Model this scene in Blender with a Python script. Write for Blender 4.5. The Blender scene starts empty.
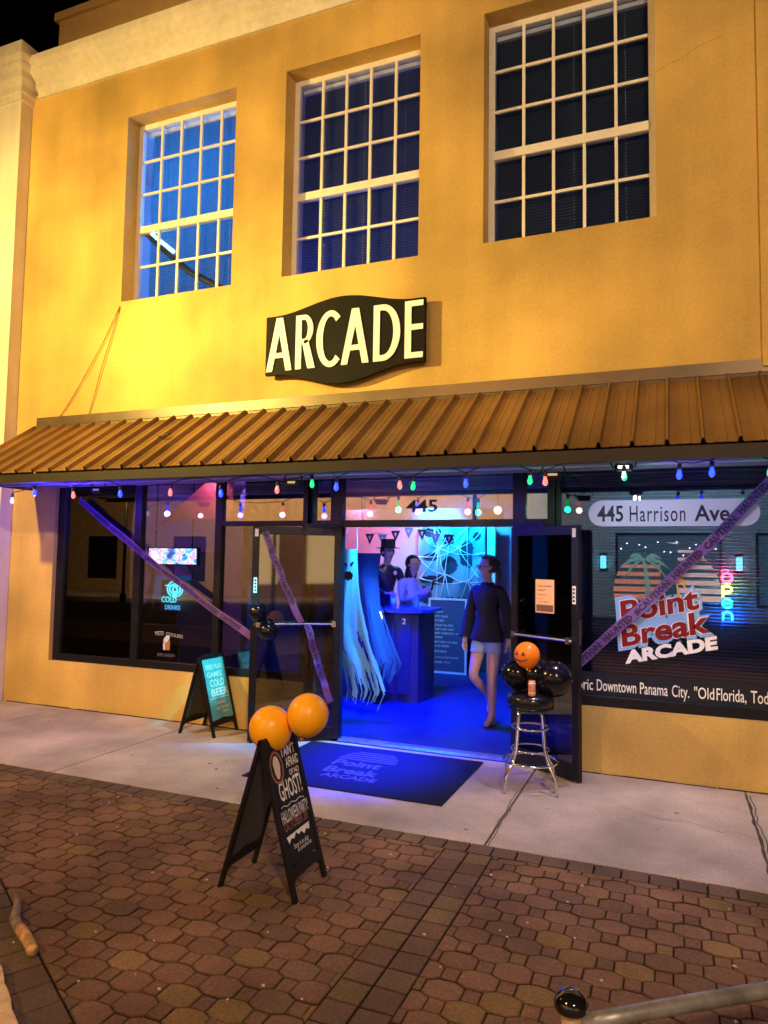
import bpy, bmesh, math, random
from mathutils import Vector, Matrix
random.seed(7)
R = math.radians
S = bpy.context.scene
COL = S.collection

# ---------------------------------------------------------------- camera
cam = bpy.data.cameras.new("camera"); camo = bpy.data.objects.new("camera", cam); COL.objects.link(camo)
cam.sensor_fit = 'HORIZONTAL'; cam.sensor_width = 36; cam.lens = 36*710.35/768
cam.clip_start = 0.05; cam.clip_end = 400
yaw, pitch, roll = 0.38751, 0.067288, 0.0154579
fw = Vector((-math.sin(yaw)*math.cos(pitch), math.cos(yaw)*math.cos(pitch), math.sin(pitch)))
rt = Vector((math.cos(yaw), math.sin(yaw), 0)); up = rt.cross(fw)
r2 = rt*math.cos(roll)+up*math.sin(roll); u2 = up*math.cos(roll)-rt*math.sin(roll)
M = Matrix((r2, u2, -fw)).transposed().to_4x4(); M.translation = (0, -6.0434, 1.68)
camo.matrix_world = M; S.camera = camo

# ---------------------------------------------------------------- sky, moonlight, exposure
W = bpy.data.worlds.new("World"); S.world = W; W.use_nodes = True
wn = W.node_tree; bg = wn.nodes['Background']
sky = wn.nodes.new('ShaderNodeTexSky'); sky.sky_type = 'NISHITA'; sky.sun_disc = False
sky.sun_elevation = R(-6); sky.sun_rotation = R(200)
wn.links.new(sky.outputs[0], bg.inputs[0]); bg.inputs[1].default_value = 0.06
def light(name, kind, loc, power, color, target=None, **kw):
    d = bpy.data.lights.new(name, kind); d.energy = power; d.color = color
    for k, v in kw.items(): setattr(d, k, v)
    o = bpy.data.objects.new(name, d); COL.objects.link(o); o.location = loc
    if target is not None:
        o.rotation_euler = (Vector(target)-Vector(loc)).to_track_quat('-Z', 'Y').to_euler()
    return o
light("moon", 'SUN', (0, 0, 30), 0.01, (.7, .8, 1), (3, 6, 0), angle=R(.5))
S.view_settings.view_transform = 'Standard'; S.view_settings.look = 'None'
S.view_settings.gamma = 1; S.view_settings.use_curve_mapping = False
S.view_settings.exposure = 0.0
S.cycles.use_denoising = True
S.cycles.max_bounces = 7; S.cycles.transparent_max_bounces = 16
S.cycles.sample_clamp_indirect = 6
WARM = (1.0, .56, .16); AMBER = (1.0, .60, .12)
LP = dict(lampL=1500, lampR=1500)
light("lamp_left_light", 'SPOT', (-7.4, -4.3, 5.0), 1500, (1.0, .67, .17), (-5.4, 0, 3.8), spot_size=R(125), spot_blend=.9, shadow_soft_size=.12)
light("lamp_left_beam", 'SPOT', (-7.4, -4.3, 5.0), 2000, (1.0, .76, .18), (-3.9, 0, 3.55), spot_size=R(50), spot_blend=1, shadow_soft_size=.12)
light("lamp_right_light", 'SPOT', (3.4, -10.5, 6.6), 2450, (1.0, .70, .42), (-.6, 0, 1.6), spot_size=R(88), spot_blend=.8, shadow_soft_size=.15)
light("lamp_near_light", 'SPOT', (-3.9, -9.6, 6.2), 1000, (1.0, .52, .18), (-4.6, -.9, 0), spot_size=R(110), spot_blend=.8, shadow_soft_size=.15)

# ---------------------------------------------------------------- materials
MATS = {}
def mat(name, col, rough=.6, metal=0., nscale=0, namt=0., bscale=0, bstr=0., emit=None, estr=0., spec=.5, coat=0., col2=None, attr=None, dirt=0, trans=0., speck=0, streak=0):
    if name in MATS: return MATS[name]
    m = bpy.data.materials.new(name); m.use_nodes = True; MATS[name] = m
    nt = m.node_tree; N = nt.nodes; L = nt.links; p = N['Principled BSDF']
    p.inputs['Base Color'].default_value = (*col, 1); p.inputs['Roughness'].default_value = rough
    p.inputs['Metallic'].default_value = metal; p.inputs['Specular IOR Level'].default_value = spec
    p.inputs['Coat Weight'].default_value = coat
    if trans: p.inputs['Transmission Weight'].default_value = trans
    if emit: p.inputs['Emission Color'].default_value = (*emit, 1); p.inputs['Emission Strength'].default_value = estr
    tc = N.new('ShaderNodeTexCoord'); src = tc.outputs['Object']
    cur = None
    if attr:
        a = N.new('ShaderNodeAttribute'); a.attribute_name = attr; cur = a.outputs['Color']
    if nscale:
        n = N.new('ShaderNodeTexNoise'); n.inputs['Scale'].default_value = nscale; n.inputs['Detail'].default_value = 8; n.inputs['Roughness'].default_value = .65
        L.new(src, n.inputs['Vector'])
        mx = N.new('ShaderNodeMix'); mx.data_type = 'RGBA'; mx.blend_type = 'MULTIPLY' if not col2 else 'MIX'
        mr = N.new('ShaderNodeMapRange'); mr.inputs[1].default_value = .3; mr.inputs[2].default_value = .7
        L.new(n.outputs['Fac'], mr.inputs[0])
        if col2:
            mx.inputs[6].default_value = (*col, 1); mx.inputs[7].default_value = (*col2, 1); L.new(mr.outputs[0], mx.inputs[0])
        else:
            mr.inputs[3].default_value = 1-namt; mr.inputs[4].default_value = 1+namt
            mx.inputs[0].default_value = 1; mx.inputs[6].default_value = (*col, 1)
            if cur: L.new(cur, mx.inputs[6])
            L.new(mr.outputs[0], mx.inputs[7])
        cur = mx.outputs[2]
        rr = N.new('ShaderNodeMapRange'); rr.inputs[3].default_value = max(0, rough-.12); rr.inputs[4].default_value = min(1, rough+.12)
        L.new(n.outputs['Fac'], rr.inputs[0]); L.new(rr.outputs[0], p.inputs['Roughness'])
    if dirt:
        n2 = N.new('ShaderNodeTexNoise'); n2.inputs['Scale'].default_value = dirt; n2.inputs['Detail'].default_value = 3
        L.new(src, n2.inputs['Vector'])
        m2 = N.new('ShaderNodeMix'); m2.data_type = 'RGBA'; m2.blend_type = 'MULTIPLY'; m2.inputs[0].default_value = 1
        r3 = N.new('ShaderNodeMapRange'); r3.inputs[1].default_value = .35; r3.inputs[2].default_value = .65; r3.inputs[3].default_value = .62; r3.inputs[4].default_value = 1.1
        L.new(n2.outputs['Fac'], r3.inputs[0])
        if cur: L.new(cur, m2.inputs[6])
        else: m2.inputs[6].default_value = (*col, 1)
        L.new(r3.outputs[0], m2.inputs[7]); cur = m2.outputs[2]
    for sc_, lo, hi, mpv in (((speck, .94 if speck < 50 else .78, 1.05 if speck < 50 else 1.15, None),) if speck else ())+(((streak, .86, 1.05, (1, 1, .12)),) if streak else ()):
        n3 = N.new('ShaderNodeTexNoise'); n3.inputs['Scale'].default_value = sc_; n3.inputs['Detail'].default_value = 5
        if mpv:
            mp_ = N.new('ShaderNodeMapping'); mp_.inputs['Scale'].default_value = mpv; L.new(src, mp_.inputs[0]); L.new(mp_.outputs[0], n3.inputs['Vector'])
        else: L.new(src, n3.inputs['Vector'])
        m3 = N.new('ShaderNodeMix'); m3.data_type = 'RGBA'; m3.blend_type = 'MULTIPLY'; m3.inputs[0].default_value = 1
        r4 = N.new('ShaderNodeMapRange'); r4.inputs[1].default_value = .32; r4.inputs[2].default_value = .62; r4.inputs[3].default_value = lo; r4.inputs[4].default_value = hi
        L.new(n3.outputs['Fac'], r4.inputs[0])
        if cur: L.new(cur, m3.inputs[6])
        else: m3.inputs[6].default_value = (*col, 1)
        L.new(r4.outputs[0], m3.inputs[7]); cur = m3.outputs[2]
    if cur: L.new(cur, p.inputs['Base Color'])
    if bscale:
        b = N.new('ShaderNodeTexNoise'); b.inputs['Scale'].default_value = bscale; b.inputs['Detail'].default_value = 6
        L.new(src, b.inputs['Vector'])
        bp = N.new('ShaderNodeBump'); bp.inputs['Strength'].default_value = bstr; bp.inputs['Distance'].default_value = .01
        L.new(b.outputs['Fac'], bp.inputs['Height']); L.new(bp.outputs[0], p.inputs['Normal'])
    return m
def glassmat(name, base, fres, tint=(1, 1, 1), gloss=(1, 1, 1), rough=.0):
    m = bpy.data.materials.new(name); m.use_nodes = True; MATS[name] = m
    nt = m.node_tree; N = nt.nodes; L = nt.links; N.remove(N['Principled BSDF'])
    t = N.new('ShaderNodeBsdfTransparent'); t.inputs[0].default_value = (*tint, 1)
    g = N.new('ShaderNodeBsdfGlossy'); g.inputs['Roughness'].default_value = rough; g.inputs[0].default_value = (*gloss, 1)
    lw = N.new('ShaderNodeFresnel'); lw.inputs[0].default_value = fres
    ad = N.new('ShaderNodeMath'); ad.operation = 'ADD'; ad.inputs[1].default_value = base; ad.use_clamp = True
    L.new(lw.outputs[0], ad.inputs[0])
    mx = N.new('ShaderNodeMixShader'); L.new(ad.outputs[0], mx.inputs[0]); L.new(t.outputs[0], mx.inputs[1]); L.new(g.outputs[0], mx.inputs[2])
    L.new(mx.outputs[0], N['Material Output'].inputs[0])
    return m
def film(name, col, alpha, emit=0, rough=.7):
    """thin printed or woven sheet that lets some light through"""
    m = bpy.data.materials.new(name); m.use_nodes = True; MATS[name] = m
    p = m.node_tree.nodes['Principled BSDF']; p.inputs['Base Color'].default_value = (*col, 1)
    p.inputs['Alpha'].default_value = alpha; p.inputs['Roughness'].default_value = rough
    if emit: p.inputs['Emission Color'].default_value = (*col, 1); p.inputs['Emission Strength'].default_value = emit
    return m

stucco = mat('ochre_stucco', (.69, .445, .125), .85, nscale=1.3, namt=.08, bscale=70, bstr=.5, dirt=.6, speck=35, streak=2.2)
trimm = mat('cream_trim', (.82, .76, .62), .7, nscale=2, namt=.10, bscale=50, bstr=.2, speck=14)
creamw = mat('cream_stucco', (.84, .77, .64), .8, nscale=1.5, namt=.1, bscale=60, bstr=.4, streak=3)
parap = mat('parapet_stucco', (.52, .33, .13), .85, nscale=2, namt=.15, bscale=60, bstr=.3)
winw = mat('white_window_paint', (.78, .74, .66), .5, nscale=9, namt=.07)
alum = mat('black_anodised_aluminium', (.018, .018, .022), .32, .5, nscale=20, namt=.2)
bronze = mat('awning_bronze', (.27, .145, .055), .42, .3, nscale=3, namt=.14, dirt=1.2)
bronzed = mat('dark_bronze', (.16, .10, .055), .35, .5, nscale=4, namt=.2)
soff = mat('soffit_metal', (.26, .25, .28), .45, .1, nscale=3, namt=.1)
conc = mat('sidewalk_concrete', (.50, .42, .36), .85, nscale=2.2, namt=.2, bscale=120, bstr=.5, dirt=.9, speck=90)
groove = mat('dark_joint', (.045, .030, .021), .95, nscale=20, namt=.3, spec=.1)
paverm = mat('clay_paver', (.25, .13, .09), .85, nscale=60, namt=.30, bscale=150, bstr=.9, attr='tone', speck=220, dirt=1.6, spec=.25)
asph = mat('asphalt', (.05, .05, .05), .85, nscale=30, namt=.3, bscale=200, bstr=.4)
blackp = mat('black_painted_wood', (.007, .006, .006), .5, nscale=12, namt=.3, spec=.25)
chalk = mat('chalkboard', (.010, .011, .012), .6, nscale=5, namt=.35, spec=.2)
signblk = mat('black_sign_face', (.005, .004, .004), .6, spec=.12, nscale=4, namt=.2)
cream = mat('cream_letter', (.92, .91, .90), .5)
white = mat('white_chalk', (.82, .78, .70), .8)
redchalk = mat('brick_red_chalk', (.30, .10, .07), .8)
orangeb = mat('orange_balloon', (1.0, .44, .012), .35, spec=.4, coat=.1)
blackb = mat('black_balloon', (.006, .006, .012), .16, spec=.4)
pumpkb = mat('pumpkin_balloon', (.82, .20, .008), .4, spec=.3)
chrome = mat('chrome', (.82, .82, .84), .13, 1.0)
vinyl = mat('black_vinyl', (.008, .008, .012), .22)
rubber = mat('mat_rubber', (.010, .013, .04), .9, spec=.12, nscale=60, namt=.3, bscale=300, bstr=.4)
facade_glass = glassmat('tinted_glass', .06, 1.5, (.62, .66, .74))
transom_glass = glassmat('transom_glass', .26, 1.5, (.5, .55, .65))
door_glass = glassmat('door_glass', .08, 1.5, (.4, .42, .48), rough=.035)
clear_door_glass = glassmat('clear_door_glass', .05, 1.45, (.35, .36, .42))
up_glass = glassmat('upper_glass', .02, 1.3, (.85, .9, 1))

# ---------------------------------------------------------------- mesh helpers
class MB:
    def __init__(s): s.v = []; s.f = []; s.c = []
    def face(s, pts, c=None):
        i = len(s.v); s.v += [tuple(p) for p in pts]; s.f.append(tuple(range(i, i+len(pts)))); s.c.append(c)
    def box(s, a, b, c=None):
        x0, y0, z0 = a; x1, y1, z1 = b
        if x0 > x1: x0, x1 = x1, x0
        if y0 > y1: y0, y1 = y1, y0
        if z0 > z1: z0, z1 = z1, z0
        i = len(s.v); s.v += [(x0,y0,z0),(x1,y0,z0),(x1,y1,z0),(x0,y1,z0),(x0,y0,z1),(x1,y0,z1),(x1,y1,z1),(x0,y1,z1)]
        for q in ((0,3,2,1),(4,5,6,7),(0,1,5,4),(1,2,6,5),(2,3,7,6),(3,0,4,7)): s.f.append(tuple(i+k for k in q)); s.c.append(c)
        return s
    def obox(s, P, ax, ay, az):
        """box from corner P along three edge vectors"""
        P, ax, ay, az = map(Vector, (P, ax, ay, az)); i = len(s.v)
        s.v += [tuple(q) for q in (P, P+ax, P+ax+ay, P+ay, P+az, P+ax+az, P+ax+ay+az, P+ay+az)]
        for q in ((0,3,2,1),(4,5,6,7),(0,1,5,4),(1,2,6,5),(2,3,7,6),(3,0,4,7)): s.f.append(tuple(i+k for k in q)); s.c.append(None)
        return s
    def prism(s, pts, vec, c=None):
        """extrude polygon pts (3-D, planar) along vec"""
        v = Vector(vec); n = len(pts); i = len(s.v)
        s.v += [tuple(p) for p in pts] + [tuple(Vector(p)+v) for p in pts]
        s.f.append(tuple(range(i+n-1, i-1, -1))); s.c.append(c)
        s.f.append(tuple(range(i+n, i+2*n))); s.c.append(c)
        for k in range(n):
            a, b = i+k, i+(k+1) % n; s.f.append((a, b, b+n, a+n)); s.c.append(c)
        return s
    def tube(s, pts, r, n=8, cap=True):
        pts = [Vector(p) for p in pts]; rs = r if isinstance(r, (list, tuple)) else [r]*len(pts)
        rings = []; prev = None
        for k, p in enumerate(pts):
            d = (pts[min(k+1, len(pts)-1)]-pts[max(k-1, 0)]).normalized()
            if prev is None:
                a = d.cross(Vector((0, 0, 1)));
                if a.length < .1: a = d.cross(Vector((1, 0, 0)))
            else: a = prev-d*prev.dot(d)
            a.normalize(); prev = a; b = d.cross(a)
            i = len(s.v); rings.append(i)
            for j in range(n):
                t = 2*math.pi*j/n; s.v.append(tuple(p+(a*math.cos(t)+b*math.sin(t))*rs[k]))
        for k in range(len(rings)-1):
            for j in range(n):
                a, b = rings[k], rings[k+1]; j2 = (j+1) % n
                s.f.append((a+j, a+j2, b+j2, b+j)); s.c.append(None)
        if cap:
            s.f.append(tuple(rings[0]+j for j in range(n-1, -1, -1))); s.c.append(None)
            s.f.append(tuple(rings[-1]+j for j in range(n))); s.c.append(None)
        return s
    def lathe(s, prof, cen, n=24, axis=(0, 0, 1), sx=1, sy=1):
        ax = Vector(axis).normalized(); a = ax.orthogonal().normalized(); b = ax.cross(a)
        if abs(ax.z) > .99: a, b = Vector((1, 0, 0)), Vector((0, 1, 0))
        cen = Vector(cen); rings = []
        for r, z in prof:
            i = len(s.v); rings.append(i)
            for j in range(n):
                t = 2*math.pi*j/n; s.v.append(tuple(cen+ax*z+(a*math.cos(t)*sx+b*math.sin(t)*sy)*r))
        for k in range(len(rings)-1):
            for j in range(n):
                p, q = rings[k], rings[k+1]; j2 = (j+1) % n
                s.f.append((p+j, p+j2, q+j2, q+j)); s.c.append(None)
        s.f.append(tuple(rings[0]+j for j in range(n-1, -1, -1))); s.c.append(None)
        s.f.append(tuple(rings[-1]+j for j in range(n))); s.c.append(None)
        return s
def mesh_from(name, mb, material, smooth=False):
    me = bpy.data.meshes.new(name); me.from_pydata(mb.v, [], mb.f)
    me.materials.append(material)
    if any(c is not None for c in mb.c):
        at = me.attributes.new('tone', 'FLOAT_COLOR', 'FACE')
        for k, c in enumerate(mb.c): at.data[k].color = (*(c or (.2, .1, .07)), 1)
    bm = bmesh.new(); bm.from_mesh(me); bmesh.ops.recalc_face_normals(bm, faces=bm.faces[:]); bm.to_mesh(me); bm.free()
    if smooth:
        for p in me.polygons: p.use_smooth = True
    return me
WL = {}     # where each root or part sits in the world
def attach(o, parent):
    if parent is not None:
        o.parent = parent; p = WL.get(parent.name, Vector((0, 0, 0)))
        o.matrix_parent_inverse = Matrix.Translation(-p)
def tag(o, label=None, cat=None, group=None, kind=None):
    if label: o['label'] = label
    if cat: o['category'] = cat
    if group: o['group'] = group
    if kind: o['kind'] = kind
    return o
def obj(name, mb, material, parent=None, smooth=False, label=None):
    me = mb if isinstance(mb, bpy.types.Mesh) else mesh_from(name, mb, material, smooth)
    o = bpy.data.objects.new(name, me); COL.objects.link(o); attach(o, parent)
    WL[o.name] = Vector((0, 0, 0))
    if label: o['label'] = label
    return o
def thing(name, loc, label, cat, group=None):
    o = bpy.data.objects.new(name, None); o.empty_display_size = .1; COL.objects.link(o); o.location = loc
    WL[o.name] = Vector(loc)
    return tag(o, label, cat, group)
def bevel(o, w=.004, seg=2):
    m = o.modifiers.new('bevel', 'BEVEL'); m.width = w; m.segments = seg; m.limit_method = 'ANGLE'; m.angle_limit = R(40); return o
def text_mb(body, P, ux, uy, n=None, depth=.002, bold=0., w=None, h=None, shear=0., align='LEFT', spacing=1., mb=None, res=3):
    """flat lettering: P = lower-left corner, ux/uy = unit directions, scaled to width w and cap height h"""
    cu = bpy.data.curves.new('t', 'FONT'); cu.body = body; cu.size = 1; cu.offset = bold; cu.shear = shear; cu.resolution_u = res
    cu.space_character = spacing; cu.space_line = .95
    o = bpy.data.objects.new('t', cu); COL.objects.link(o)
    bpy.context.view_layer.update()
    me = bpy.data.meshes.new_from_object(o.evaluated_get(bpy.context.evaluated_depsgraph_get()))
    COL.objects.unlink(o); bpy.data.objects.remove(o)
    vs = [Vector(v.co) for v in me.vertices]
    x0 = min(v.x for v in vs); x1 = max(v.x for v in vs); y0 = min(v.y for v in vs); y1 = max(v.y for v in vs)
    if not any(ch in 'gjpqy,' for ch in body) and '\n' not in body: y0 = min(y0, 0)
    elif '\n' not in body: y0 = 0; y1 = max(y1, .69)
    sx = (w/(x1-x0)) if w else None; sy = (h/(y1-y0)) if h else None
    sx = sx or sy; sy = sy or sx
    ux, uy, P = Vector(ux).normalized(), Vector(uy).normalized(), Vector(P); nn = Vector(n) if n is not None else ux.cross(uy)
    nn.normalize(); mb = mb or MB(); i = len(mb.v)
    for v in vs: mb.v.append(tuple(P+ux*((v.x-x0)*sx)+uy*((v.y-y0)*sy)+nn*depth))
    for p in me.polygons: mb.f.append(tuple(i+k for k in p.vertices)); mb.c.append(None)
    bpy.data.meshes.remove(me)
    return mb
def holes_wall(mb, x0, x1, z0, z1, holes, yf, yb):
    """wall slab between y=yf (street) and y=yb with rectangular openings (hx0,hx1,hz0,hz1)"""
    xs = sorted({x0, x1, *[h[0] for h in holes], *[h[1] for h in holes]}); zs = sorted({z0, z1, *[h[2] for h in holes], *[h[3] for h in holes]})
    for a, b in zip(xs, xs[1:]):
        for c, d in zip(zs, zs[1:]):
            mx, mz = (a+b)/2, (c+d)/2
            if any(h[0] < mx < h[1] and h[2] < mz < h[3] for h in holes): continue
            mb.face([(a,yf,c),(b,yf,c),(b,yf,d),(a,yf,d)]); mb.face([(b,yb,c),(a,yb,c),(a,yb,d),(b,yb,d)])
    for h in holes:
        a, b, c, d = h
        mb.face([(a,yf,c),(a,yb,c),(a,yb,d),(a,yf,d)]); mb.face([(b,yb,c),(b,yf,c),(b,yf,d),(b,yb,d)])
        if c > z0: mb.face([(a,yf,c),(b,yf,c),(b,yb,c),(a,yb,c)])
        mb.face([(a,yf,d),(a,yb,d),(b,yb,d),(b,yf,d)])
    mb.face([(x0,yf,z0),(x0,yf,z1),(x0,yb,z1),(x0,yb,z0)]); mb.face([(x1,yf,z0),(x1,yb,z0),(x1,yb,z1),(x1,yf,z1)])
    mb.face([(x0,yf,z1),(x1,yf,z1),(x1,yb,z1),(x0,yb,z1)])
def clip(poly, n, d):
    """keep the part of a 2-D polygon where n.p <= d"""
    out = []
    for k in range(len(poly)):
        a, b = poly[k], poly[(k+1) % len(poly)]
        da, db = n[0]*a[0]+n[1]*a[1]-d, n[0]*b[0]+n[1]*b[1]-d
        if da <= 0: out.append(a)
        if da*db < 0:
            t = da/(da-db); out.append((a[0]+(b[0]-a[0])*t, a[1]+(b[1]-a[1])*t))
    return out
def balloon(mb, c, r, n=28, stretch=1.12, tilt=(0, 0, 1)):
    prof = []
    for k in range(15):
        t = math.pi*k/14; z = -math.cos(t); rr = math.sin(t)
        if z < 0: rr *= 1-.10*z*z; zz = z*stretch
        else: zz = z
        prof.append((max(rr*r, .004), zz*r))
    mb.lathe(prof, c, n, axis=tilt)
    ax = Vector(tilt).normalized(); b = Vector(c)-ax*r*stretch
    mb.lathe([(.004, 0), (.012, -.015), (.006, -.018)], b, 8, axis=tilt)
    return mb

# ================================================================ GROUND
def slab_poly(mb, poly, ztop, ch, tone):
    """one paver: chamfered top"""
    if len(poly) < 3: return
    cx = sum(p[0] for p in poly)/len(poly); cy = sum(p[1] for p in poly)/len(poly)
    def ins(d):
        out = []
        for x, y in poly:
            vx, vy = cx-x, cy-y; L = math.hypot(vx, vy) or 1
            k = min(d/L, .5); out.append((x+vx*k, y+vy*k))
        return out
    a, b = ins(.0024), ins(.0024+ch*1.5); n = len(poly); i = len(mb.v)
    tl = [random.uniform(-.0024, .0024) for _ in range(2)]
    mb.v += [(x, y, ztop-.02) for x, y in a]+[(x, y, ztop-ch) for x, y in a]+[(x, y, ztop+(x-cx)*tl[0]*10+(y-cy)*tl[1]*10) for x, y in b]
    for q in range(2):
        for k in range(n):
            k2 = (k+1) % n; mb.f.append((i+q*n+k, i+q*n+k2, i+(q+1)*n+k2, i+(q+1)*n+k)); mb.c.append(tuple(v*(.2 if q == 0 else .62) for v in tone))  # sides and chamfers darkened in colour to paint in the joint shade
    mb.f.append(tuple(i+2*n+k for k in range(n))); mb.c.append(tone)
def tone(base=(.225, .125, .074)):
    k = random.uniform(.86, 1.12); y = random.random()
    c = [base[0]*k, base[1]*k, base[2]*k]
    if y < .12: c = [base[0]*k*1.08, base[1]*k*1.2, base[2]*k*.85]
    elif y < .25: c = [base[0]*k*.86, base[1]*k*.9, base[2]*k*.92]
    return tuple(c)
g = MB(); g.box((-60, -60, -.5), (60, 60, -.062)); tag(obj('ground', g, mat('dark_earth', (.05, .045, .04), .9)), kind='structure')
g = MB(); g.box((-40, -17, -.2), (40, -8.2, -.058)); tag(obj('road', g, asph), kind='structure')
g = MB(); g.box((-40, -8.2, -.2), (40, -8.0, .0)); g.box((-40, -17.2, -.2), (40, -17.0, .0)); tag(obj('kerb', g, conc), kind='structure')
g = MB(); g.box((-40, -21, -.2), (40, -17.2, 0)); tag(obj('far_pavement', g, conc), kind='structure')
g = MB(); g.box((-40, -8.0, -.2), (40, .3, -.018)); tag(obj('pavement_bed', g, groove), kind='structure')
# concrete sidewalk slabs
g = MB()
xs = [-12, -9.0, -6.24, -4.49, -1.06, .475, 2.3, 4.2, 8]
for a, b in zip(xs, xs[1:]):
    g.box((a+.006, -1.785, -.05), (b-.006, -.006, 0))
o = obj('sidewalk', g, conc); tag(o, kind='structure'); bevel(o, .006, 2)
g = MB()
def crack(pts, w=.006):
    for (x0, y0), (x1, y1) in zip(pts, pts[1:]):
        d = Vector((x1-x0, y1-y0)); n = Vector((-d.y, d.x)).normalized()*w/2
        g.face([(x0-n.x, y0-n.y, .002), (x1-n.x, y1-n.y, .002), (x1+n.x, y1+n.y, .002), (x0+n.x, y0+n.y, .002)])
x, y = -.35, -.75; pts = [(x, y)]
while x < .46: x += random.uniform(.03, .07); y += random.uniform(-.05, .045); pts.append((x, y))
crack(pts, .003)
x, y = -1.07, -.72; pts = [(x, y)]
while y > -1.78: y -= random.uniform(.05, .1); x += random.uniform(-.012, .014); pts.append((x, y))
for wx in (-.01, .012): crack([(p[0]+wx, p[1]) for p in pts], .006)
pts = [(.47+random.uniform(-.012, .012), -.1*k) for k in range(1, 18)]; crack(pts, .014); crack([(p[0]+.025, p[1]) for p in pts], .008)
for _ in range(60):      # gum, leaves, dark spots
    x, y = random.uniform(-6.5, 1.5), random.uniform(-1.7, -.15); r = random.uniform(.004, .016)
    g.face([(x+r*math.cos(t)*random.uniform(.6, 1.2), y+r*math.sin(t)*random.uniform(.6, 1.2), .0018) for t in [k*math.pi/4 for k in range(8)]])
tag(obj('pavement_cracks', g, mat('crack_dirt', (.09, .07, .06), .9)), kind='structure')

# octagon and square pavers with soldier courses
g = MB()
P2, HX, HY, s2, sv = .23, .115, .1105, .035, .043
bx0, bx1 = -1.262, -.975                       # band of square pavers running to the street
dn = (.5, .8660); dd = .5*-2.42+.866*-3.74      # right edge of the slanted course at the planter
def regions(poly):
    out = []
    p = clip(poly, (0, 1), -1.93)
    for side in (0, 1):
        q = clip(p, (1, 0), bx0) if side == 0 else clip(p, (-1, 0), -bx1)
        if len(q) >= 3:
            q = clip(q, (-dn[0], -dn[1]), -dd)
            if len(q) >= 3: out.append(q)
    return out
def area(p): return abs(sum(p[k][0]*p[(k+1) % len(p)][1]-p[(k+1) % len(p)][0]*p[k][1] for k in range(len(p))))/2
for j in range(-12, 22):
    cy = -3.69+HY*j
    if cy > -1.8 or cy < -5.0: continue
    for i in range(-34, 24):
        cx = -2.24+P2*i+(HX if j % 2 else 0)
        if cx < -9 or cx > 2.4: continue
        ox, oy = HX*2-s2-HX+HX, 0
        a = P2/2-0.0; X = P2-s2-HX+.0   # half width of octagon
        X = HX*2/2+HX/2-s2/2-.0                # keeps the gap even
        hx, hy = P2/2-s2, HY-sv+.0
        # octagon: flat sides meet the small squares, slanted sides meet other octagons
        big = [(cx-hx, cy-sv), (cx-hx, cy+sv), (cx-s2, cy+hy), (cx+s2, cy+hy), (cx+hx, cy+sv), (cx+hx, cy-sv), (cx+s2, cy-hy), (cx-s2, cy-hy)]
        for q in regions(big):
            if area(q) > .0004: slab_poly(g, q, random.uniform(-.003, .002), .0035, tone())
        sx, sy = cx+HX, cy
        sm = [(sx-s2, sy-sv), (sx+s2, sy-sv), (sx+s2, sy+sv), (sx-s2, sy+sv)]
        for q in regions(sm):
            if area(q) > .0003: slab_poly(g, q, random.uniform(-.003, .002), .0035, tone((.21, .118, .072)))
tag(obj('brick_paving', g, paverm), kind='structure')
g = MB()
for k in range(-70, 30):                        # border course along the concrete
    x = .289+.1425*k
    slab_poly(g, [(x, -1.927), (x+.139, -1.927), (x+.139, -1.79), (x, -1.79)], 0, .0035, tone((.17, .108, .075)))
for k in range(0, 26):                          # two soldier rows
    y = -1.935-.1405*k
    for x in (bx0+.002, bx0+.145):
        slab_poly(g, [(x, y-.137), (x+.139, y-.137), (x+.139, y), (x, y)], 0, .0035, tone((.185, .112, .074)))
e = Vector((.866, -.5)); nrm = Vector((-.5, -.866))
for k in range(-10, 14):
    p = Vector((-2.42, -3.74))+e*(.154*k)+nrm*.004
    q = [p, p+e*.150, p+e*.150+nrm*.19, p+nrm*.19]
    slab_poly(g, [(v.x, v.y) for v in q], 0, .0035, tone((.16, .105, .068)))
tag(obj('paving_border', g, paverm), kind='structure')
g = MB(); g.box((-40, -8.0, -.17), (40, -5.05, -.001))
tag(obj('plaza_paving', g, mat('plain_brick', (.2, .11, .08), .8, nscale=8, namt=.3)), kind='structure')
g = MB()      # planter soil past the slanted course
p0 = Vector((-2.42, -3.74))+nrm*.2
q = [p0-e*1.6, p0+e*2.0, p0+e*2.0+nrm*1.4, p0-e*1.6+nrm*1.4]
g.prism([(v.x, v.y, -.03) for v in q], (0, 0, .012)); tag(obj('planter_soil', g, mat('soil', (.05, .035, .025), .95, nscale=30, namt=.4, bscale=80, bstr=1)), kind='structure')
g = MB()
for _ in range(70):                             # crumbs and leaf litter
    x, y = random.uniform(-4.5, .8), random.uniform(-3.9, -1.95); r = random.uniform(.003, .008); a = random.uniform(0, 3)
    g.prism([(x+r*math.cos(a+t)*(1.5 if k % 2 else .8), y+r*math.sin(a+t), .001) for k, t in enumerate([0, 1.3, 2.6, 4.2, 5.2])], (0, 0, .004))
tag(obj('litter', g, mat('pale_litter', (.55, .48, .40), .8)), kind='stuff'); bpy.data.objects['litter']['label'] = 'tiny pale crumbs and leaf bits scattered on the brick paving'; bpy.data.objects['litter']['category'] = 'litter'

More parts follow.
